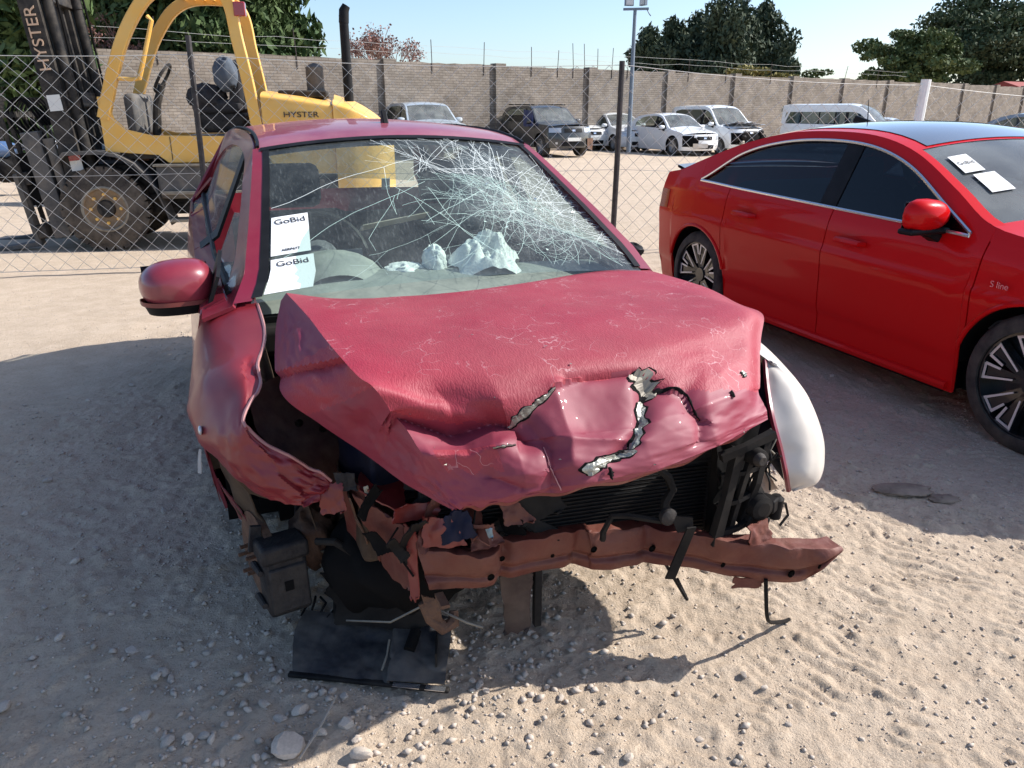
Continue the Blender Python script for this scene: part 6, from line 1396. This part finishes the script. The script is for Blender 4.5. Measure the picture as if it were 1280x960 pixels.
# ------------------------------------------------------------------ parked vehicles along the wall
def lot_z(x, y): return float(-.018 * x * smoothstep(12, 25, np.array(y)) if True else 0)
def far_car(name, label, loc, yaw, col, kind, glass='glass', lamps=True, cat='car', plate=True, metal=0., dust=.2, **kw):
    S = dict(
     hatch=dict(W=.84, WB=2.5, nose=-.75, tail=3.1, T=[(-.75, .70), (-.4, .83), (.3, .98), (.65, 1.2), (1.0, 1.40), (1.5, 1.47), (2.2, 1.44), (2.7, 1.34), (2.95, 1.1), (3.1, 1.0)], B=[(-.75, .8), (.35, .94), (2.2, 1.02), (3.1, 1.04)], D=[(.4, .94), (.7, 1.16), (1.05, 1.35), (1.5, 1.41), (2.2, 1.36), (2.6, 1.18)], w0=.42, w1=2.6, cowl=.3, roof0=1.0, roof1=2.65, deck=2.98, doors=(.35, 1.25, 2.1), tum=.45),
     sedan=dict(W=.86, WB=2.6, nose=-.85, tail=3.5, T=[(-.85, .70), (-.4, .84), (.3, .97), (.65, 1.17), (1.05, 1.38), (1.6, 1.45), (2.2, 1.38), (2.75, 1.12), (2.95, 1.04), (3.5, 1.0)], B=[(-.85, .8), (.35, .93), (2.2, 1.0), (3.5, 1.03)], D=[(.4, .93), (.7, 1.12), (1.1, 1.33), (1.6, 1.39), (2.1, 1.32), (2.6, 1.06)], w0=.42, w1=2.56, cowl=.3, roof0=1.03, roof1=2.15, deck=2.85, doors=(.35, 1.3, 2.2), tum=.45),
     suv=dict(W=.88, WB=2.63, nose=-.85, tail=3.45, sill=.32, Ra=.43, Rt=.36, tw=.24, T=[(-.85, .92), (-.5, 1.03), (.3, 1.12), (.6, 1.33), (.9, 1.56), (1.4, 1.66), (2.4, 1.65), (3.0, 1.58), (3.3, 1.3), (3.45, 1.1)], B=[(-.85, .95), (.35, 1.10), (2.2, 1.14), (3.45, 1.16)], D=[(.38, 1.10), (.65, 1.32), (.95, 1.50), (1.4, 1.58), (2.5, 1.56), (3.0, 1.40)], w0=.4, w1=3.0, cowl=.3, roof0=.92, roof1=3.0, deck=3.3, doors=(.35, 1.3, 2.25), tum=.28, rake=.05),
     van=dict(W=.88, WB=2.7, nose=-.85, tail=3.55, sill=.28, T=[(-.85, .88), (-.4, 1.02), (.15, 1.10), (.5, 1.38), (.85, 1.68), (1.3, 1.80), (2.6, 1.80), (3.3, 1.76), (3.5, 1.4), (3.55, 1.2)], B=[(-.85, .9), (.2, 1.08), (2.2, 1.14), (3.55, 1.16)], D=[(.25, 1.08), (.55, 1.36), (.9, 1.6), (1.3, 1.68), (2.6, 1.68), (3.2, 1.6)], w0=.27, w1=3.15, cowl=.15, roof0=.88, roof1=3.25, deck=3.48, doors=(.2, 1.2, 2.4), tum=.24, rake=.08),
     bus=dict(W=.86, WB=2.7, nose=-.95, tail=3.75, sill=.28, T=[(-.95, .95), (-.7, 1.12), (-.4, 1.4), (-.1, 1.7), (.25, 1.90), (.8, 1.99), (3.0, 1.99), (3.6, 1.95), (3.7, 1.6), (3.75, 1.3)], B=[(-.95, 1.0), (-.4, 1.16), (2.2, 1.2), (3.75, 1.22)], D=[(-.35, 1.18), (-.05, 1.45), (.25, 1.65), (.7, 1.70), (3.0, 1.70), (3.5, 1.68)], w0=-.33, w1=3.45, cowl=-.55, roof0=.30, roof1=3.55, deck=3.68, doors=(-.4, .7, 2.0), tum=.14, rake=.10, bowf=.22))[kind]
    S.update(kw); c = Car(name=name, body=paint(label.split()[0] + '_' + name + '_paint', col, .8, dust, .35, metal), glass=glass, ws='glass_dusty', **S)
    r = c.build(label, (loc[0], loc[1], lot_z(*loc[:2])), yaw, 'vehicles parked along the wall', cat)
    zt = c.top(c.nose + c.bowf); z0 = c.sill
    if lamps:
        for sx in (-1, 1):
            if lamps == 'right' and sx < 0: c.face('lamp_hole', zt - .28, zt - .04, -1, -.55, M['dark_void'], off=.006, rows=3, cols=5); continue
            t = sorted((sx * .55, sx * .99)); c.face('headlamp', zt - .20, zt - .05, t[0], t[1], M['head_lens'], off=.006, rows=3, cols=6)
    c.face('grille', zt - .20, zt - .07, -.42, .42, M['black_plastic'], off=.007, rows=3, cols=10)
    c.face('grille_badge', zt - .165, zt - .105, -.07, .07, M['chrome'], off=.016, rows=2, cols=4)
    c.face('lower_intake', z0 + .06, z0 + .20, -.55, .55, M['black_plastic'], off=.007, rows=3, cols=10)
    for t in (-.78, .74): c.face('fog_lamp', z0 + .12, z0 + .19, t, t + .08, M['head_lens'], off=.009, rows=2, cols=3)
    if plate: 
        y = c.nose - .025; MB().box((-.26, y - .008, z0 + .22), (.26, y + .012, z0 + .33)).build('number_plate', M['plate'], r)
    for sx in (-1, 1): c.mirror(sx, c.cowl + .28, c.belt(c.cowl + .3) + .03, c.body, None, 1.05)
    return c, r
Y22 = rad(23)
suv, suv_r = far_car('parked_suv', 'dusty dark green off-roader with a missing rear wheel cover beside the white hatchback' if 0 else 'dusty dark green off-roader with a broken bumper corner', (1.72, 27.9), rad(26), (.020, .025, .027), 'suv', dust=.16)
quad('blue_sheeting', [(-.885, .42, 1.50), (-.885, 1.2, 1.55), (-.93, 1.0, .98), (-.91, .30, 1.0)], mat('blue_plastic_sheet', (.02, .035, .12), .4, var=.3, vscale=6), suv_r, .004, 16, .05, 4, 2)
MB().tube([(-.62, .9, 1.70), (-.62, 2.9, 1.72)], .02, 6).build('roof_bar', M['black_plastic'], suv_r); MB().tube([(.62, .9, 1.70), (.62, 2.9, 1.72)], .02, 6).build('roof_bar', M['black_plastic'], suv_r)
quad('broken_bumper_end', [(.55, -.80, .62), (.92, -.62, .62), (.90, -.60, .22), (.62, -.78, .28)], M['rust'], suv_r, .01, 8, .03, 6, 2)
far_car('parked_hatchback', 'white hatchback with a dark grille beside the dark green off-roader', (3.05, 33.2), Y22, (.84, .85, .84), 'hatch', dust=.05)
far_car('parked_sedan', 'silver-white sedan parked behind the dark fence post', (4.85, 32.9), rad(24), (.70, .72, .72), 'sedan', dust=.08)
xo, xo_r = far_car('parked_crossover', 'white crossover with its front corner torn open', (6.75, 30.4), rad(25), (.84, .85, .85), 'hatch', dust=.06, lamps='right', plate=False, nose=-.85, tail=3.3, W=.88, Ra=.40, Rt=.335, WB=2.62)
xo.face('torn_opening', .34, .66, -1, -.35, M['dark_void'], off=.014, rows=5, cols=8); quad('hanging_bumper', [(-.55, -.86, .46), (.1, -.93, .44), (.1, -.92, .30), (-.50, -.84, .26)], M['rim_silver'], xo_r, .01, 8, .03, 5, 1)
vn, vn_r = far_car('parked_van', 'white van with a buckled hood and smashed front', (8.75, 31.4), rad(25), (.84, .85, .84), 'van', dust=.06, lamps=False, plate=False)
quad('buckled_hood', [(-.66, .10, 1.14), (.66, .10, 1.14), (.72, -.75, 1.16), (-.60, -.70, 1.28)], mat('grey_primer', (.30, .31, .33), .6, var=.2), vn_r, .01, 20, .07, 3, 4)
vn.face('smashed_front', .42, .84, -.95, .9, M['dark_void'], off=.012, rows=6, cols=12)
for k in range(9): blob('crushed_part', (rt.uniform(-.7, .7), -.82 + rt.uniform(-.05, .1), rt.uniform(.4, .9)), (.10, .06, .07), M[('dusty_black', 'dusty_metal', 'dusty_black')[k % 3]], k * 1.3, vn_r, .4, (8, 12))
bs, bs_r = far_car('minibus', 'white high-roof minibus with a row of side windows', (15.2, 34.5), rad(48), (.84, .85, .84), 'bus', cat='minibus', dust=.05)
for y in (1.15, 1.85, 2.65): bs.side('window_bar', y, y + .06, -1, M['black_plastic'], botf=lambda q: bs.belt(q), topf=lambda q: bs.dlo(q), rows=2, n=2, off=.002)
far_car('parked_estate', 'pale silver estate car behind the red sedan roof', (17.9, 35.5), rad(48), (.60, .62, .63), 'hatch')
far_car('parked_car', 'blue-grey car with its windscreen beyond the red sedan', (11.6, 15.4), rad(14), (.25, .29, .33), 'sedan', W=.86)
far_car('parked_crossover', 'silver-blue crossover with a pale hood beyond the wrecked hatchback roof', (-2.35, 25.2), rad(24), (.42, .48, .52), 'suv', sill=.3)
# ------------------------------------------------------------------ stones and gravel
def stone_mesh(seed, n=2):
    bm = bmesh.new(); bmesh.ops.create_icosphere(bm, subdivisions=n, radius=1); r = random.Random(seed); a, c = r.uniform(0, 50), r.uniform(0, 50)
    cuts = [Vector((r.gauss(0, 1), r.gauss(0, 1), r.gauss(0, .7))).normalized() for _ in range(7)]; dd = [r.uniform(.55, .9) for _ in cuts]
    for v in bm.verts:
        p = v.co.copy()
        for k, d in zip(cuts, dd):
            t = p.dot(k)
            if t > d: p -= k * (t - d)
        f = 1 + .12 * float(fbm(np.array(p.x * 2 + a), np.array(p.y * 2 + c + p.z), 2)); v.co = Vector((p.x * 1.15, p.y * .9, p.z * .7)) * f
    me = bpy.data.meshes.new('stone'); bm.to_mesh(me); bm.free(); smooth_angle(me, 28); return me
M['stone_a'] = mat('pale_stone', (.50, .42, .34), .9, col2=(.62, .53, .44), vscale=6, bump=.4, bscale=30); M['stone_b'] = mat('grey_stone', (.40, .34, .28), .9, col2=(.52, .44, .37), vscale=6, bump=.4, bscale=30)
SM = []
for k in range(10):
    me = stone_mesh(k); me.materials.append(M['stone_a' if k % 2 else 'stone_b']); SM.append(me)
def gz(x, y): return float(ground_h(np.array([x]), np.array([y]))[0])
def stone(x, y, s, k, label, group, sq=1.):
    o = bpy.data.objects.new('stone', SM[k % 10]); COL.objects.link(o); o.scale = (s, s * .9, s * .85 * sq); o.rotation_euler = (rt.uniform(-.3, .3), rt.uniform(-.3, .3), rt.uniform(0, 6.3))
    o.location = (x, y, gz(x, y) + s * .28 * sq); tag(o, label, 'stone', group); return o
def gp(u, v):                                  # picture-plane survey of the lot: ground point seen at a column/row of the photo
    p = rad(19.6); c, s = math.cos(p), math.sin(p); d = Vector((0, c, -s)) * 960 + Vector((1, 0, 0)) * (u - 640) - Vector((0, s, c)) * (v - 480); t = -1.48 / d.z; return d.x * t, d.y * t
for u, v, s, k, lab, sq in (
    (360, 932, .052, 1, 'largest pale angular stone lying in the sun before the wreck', .8), (452, 945, .026, 3, 'white chalky stone beside the thin dry stick', 1.), (432, 905, .024, 5, 'pale stone on the shadow edge beside the dry stick', 1.),
    (375, 887, .024, 7, 'tan stone on the edge of the wreck shadow', 1.), (384, 830, .025, 0, 'bluish-grey stone in the shade beside the undertray', 1.), (400, 915, .018, 9, 'small pale stone touching the dry stick', 1.),
    (165, 812, .022, 1, 'flat tan stone in the shade left of the undertray', .5), (75, 800, .016, 3, 'lone pale stone far out in the wreck shadow', 1.), (5, 885, .02, 2, 'bluish stone at the rim of the wreck shadow', 1.),
    (700, 868, .014, 4, 'dark stone on the sunlit dirt before the bumper', 1.), (785, 947, .016, 0, 'grey stone with a sharp shadow on the sunlit dirt', 1.), (750, 935, .013, 6, 'small dark stone beside the sharp-shadowed grey one', 1.)):
    x, y = gp(u, v); stone(x, y, s, k, lab, 'stones on the dirt', sq)
for i, (u, v, s) in enumerate([(205, 838, .02), (195, 845, .018), (212, 845, .014), (310, 848, .016), (345, 850, .018), (300, 820, .012), (258, 815, .014), (265, 805, .012), (180, 895, .02), (170, 900, .016), (210, 925, .02), (235, 922, .016), (255, 918, .016), (265, 922, .014), (280, 905, .015), (288, 890, .012), (330, 880, .016), (310, 885, .013), (350, 895, .018), (392, 868, .015),
    (415, 862, .013), (430, 868, .014), (405, 845, .014), (425, 850, .012), (600, 855, .015), (590, 848, .011), (608, 862, .011), (570, 815, .01), (640, 830, .01), (277, 950, .012), (235, 948, .012), (320, 945, .012), (930, 845, .011), (955, 860, .010), (985, 905, .009), (1078, 920, .009), (875, 920, .012), (922, 950, .012), (530, 895, .012), (490, 480, .0), (445, 925, .013), (250, 800, .01), (120, 690, .014), (95, 705, .018), (60, 600, .02), (30, 640, .018), (150, 560, .016), (200, 520, .015), (165, 480, .018), (110, 500, .016), (205, 640, .014), (140, 770, .012), (55, 760, .012), (1010, 560, .013), (1060, 585, .012), (1040, 470, .016), (1075, 540, .012), (500, 770, .01), (690, 800, .009), (660, 790, .011)]):
    if s: x, y = gp(u, v); stone(x, y, s, i, 'small loose stone lying on the dirt around the wreck', 'small loose stones')
rs = np.random.RandomState(5)
def scatter(name, n, fx, smin, smax, m, label, cap=None):
    base = [(1, 0, 0), (-1, 0, 0), (0, 1, 0), (0, -1, 0), (0, 0, 1), (0, 0, -.6)]; F = [(0, 2, 4), (2, 1, 4), (1, 3, 4), (3, 0, 4), (2, 0, 5), (1, 2, 5), (3, 1, 5), (0, 3, 5)]
    P = fx(n); n = len(P); s = smin + (smax - smin) * rs.rand(n) ** 3; a = rs.rand(n) * 6.28
    bs_ = np.array(base)[None] * (1 + rs.uniform(-.35, .35, (n, 6, 1))) * s[:, None, None] * np.array((1.1, .85, .7))
    c, si = np.cos(a)[:, None], np.sin(a)[:, None]; x = bs_[..., 0] * c - bs_[..., 1] * si; y = bs_[..., 0] * si + bs_[..., 1] * c
    z0 = ground_h(P[:, 0], P[:, 1]); V = np.stack([x + P[:, :1], y + P[:, 1:2], bs_[..., 2] + z0[:, None] + s[:, None] * .25], -1).reshape(-1, 3)
    Fc = (np.arange(n)[:, None, None] * 6 + np.array(F)[None]).reshape(-1, 3)
    o = np_mesh(name, V, Fc, m, None); tag(o, label, None, None, 'stuff'); return o
def clustered(n):
    a = np.stack([rs.uniform(-2.8, 3.0, n), rs.uniform(1.0, 6.5, n) ** 1.0], 1); d = fbm(a[:, 0] * 1.4, a[:, 1] * 1.4, 3) + .45 * np.exp(-((a[:, 0] + 1.1) ** 2 + (a[:, 1] - 2.2) ** 2) / 1.2)
    return a[d + rs.uniform(-.25, .25, n) > .12]
def around_wreck(n):
    a = np.stack([rs.normal(-.35, .45, n), rs.normal(1.75, .28, n)], 1); return a[a[:, 1] > 1.05]
scatter('gravel', 26000, clustered, .0018, .0095, M['stone_b'], 'fine grey gravel strewn over the dirt'); scatter('gravel', 1500, around_wreck, .003, .016, M['stone_b'], 'coarse grey gravel under the wrecked front')
scatter('grit', 45000, lambda n: np.stack([rs.uniform(-4.5, 5, n), rs.uniform(1.0, 9, n)], 1), .0014, .0055, M['stone_a'], 'pale grit strewn over the dirt')
# ------------------------------------------------------------------ small litter
x, y = gp(396, 915)
o = MB().tube([(-.02, -.09, .012), (.005, 0, .014), (.03, .10, .03)], [.003, .0035, .002], 5).build('dry_stick', mat('dry_grey_wood', (.35, .31, .26), .9), None); o.location = (x, y, gz(x, y)); tag(o, 'thin dry stick lying beside the big pale stone', 'stick')
x, y = gp(575, 850)
M['oil'] = mat('oil_stained_dirt', (.17, .125, .095), .9, col2=(.30, .23, .175), vscale=9)
for u, v, r, lab in ((1128, 618, .075, 'dark oil-stained lump of dirt in the red sedan shadow'), (1180, 628, .04, 'small mossy lump of dirt beside the oil-stained one')):
    x, y = gp(u, v); bl = blob('dirt_clod', (0, 0, 0), (r * 1.3, r * .7, .012), M['oil'], u, None, .3); bl.parent = None; bl.location = (x, y, gz(x, y) + .004); tag(bl, lab, 'dirt clod')
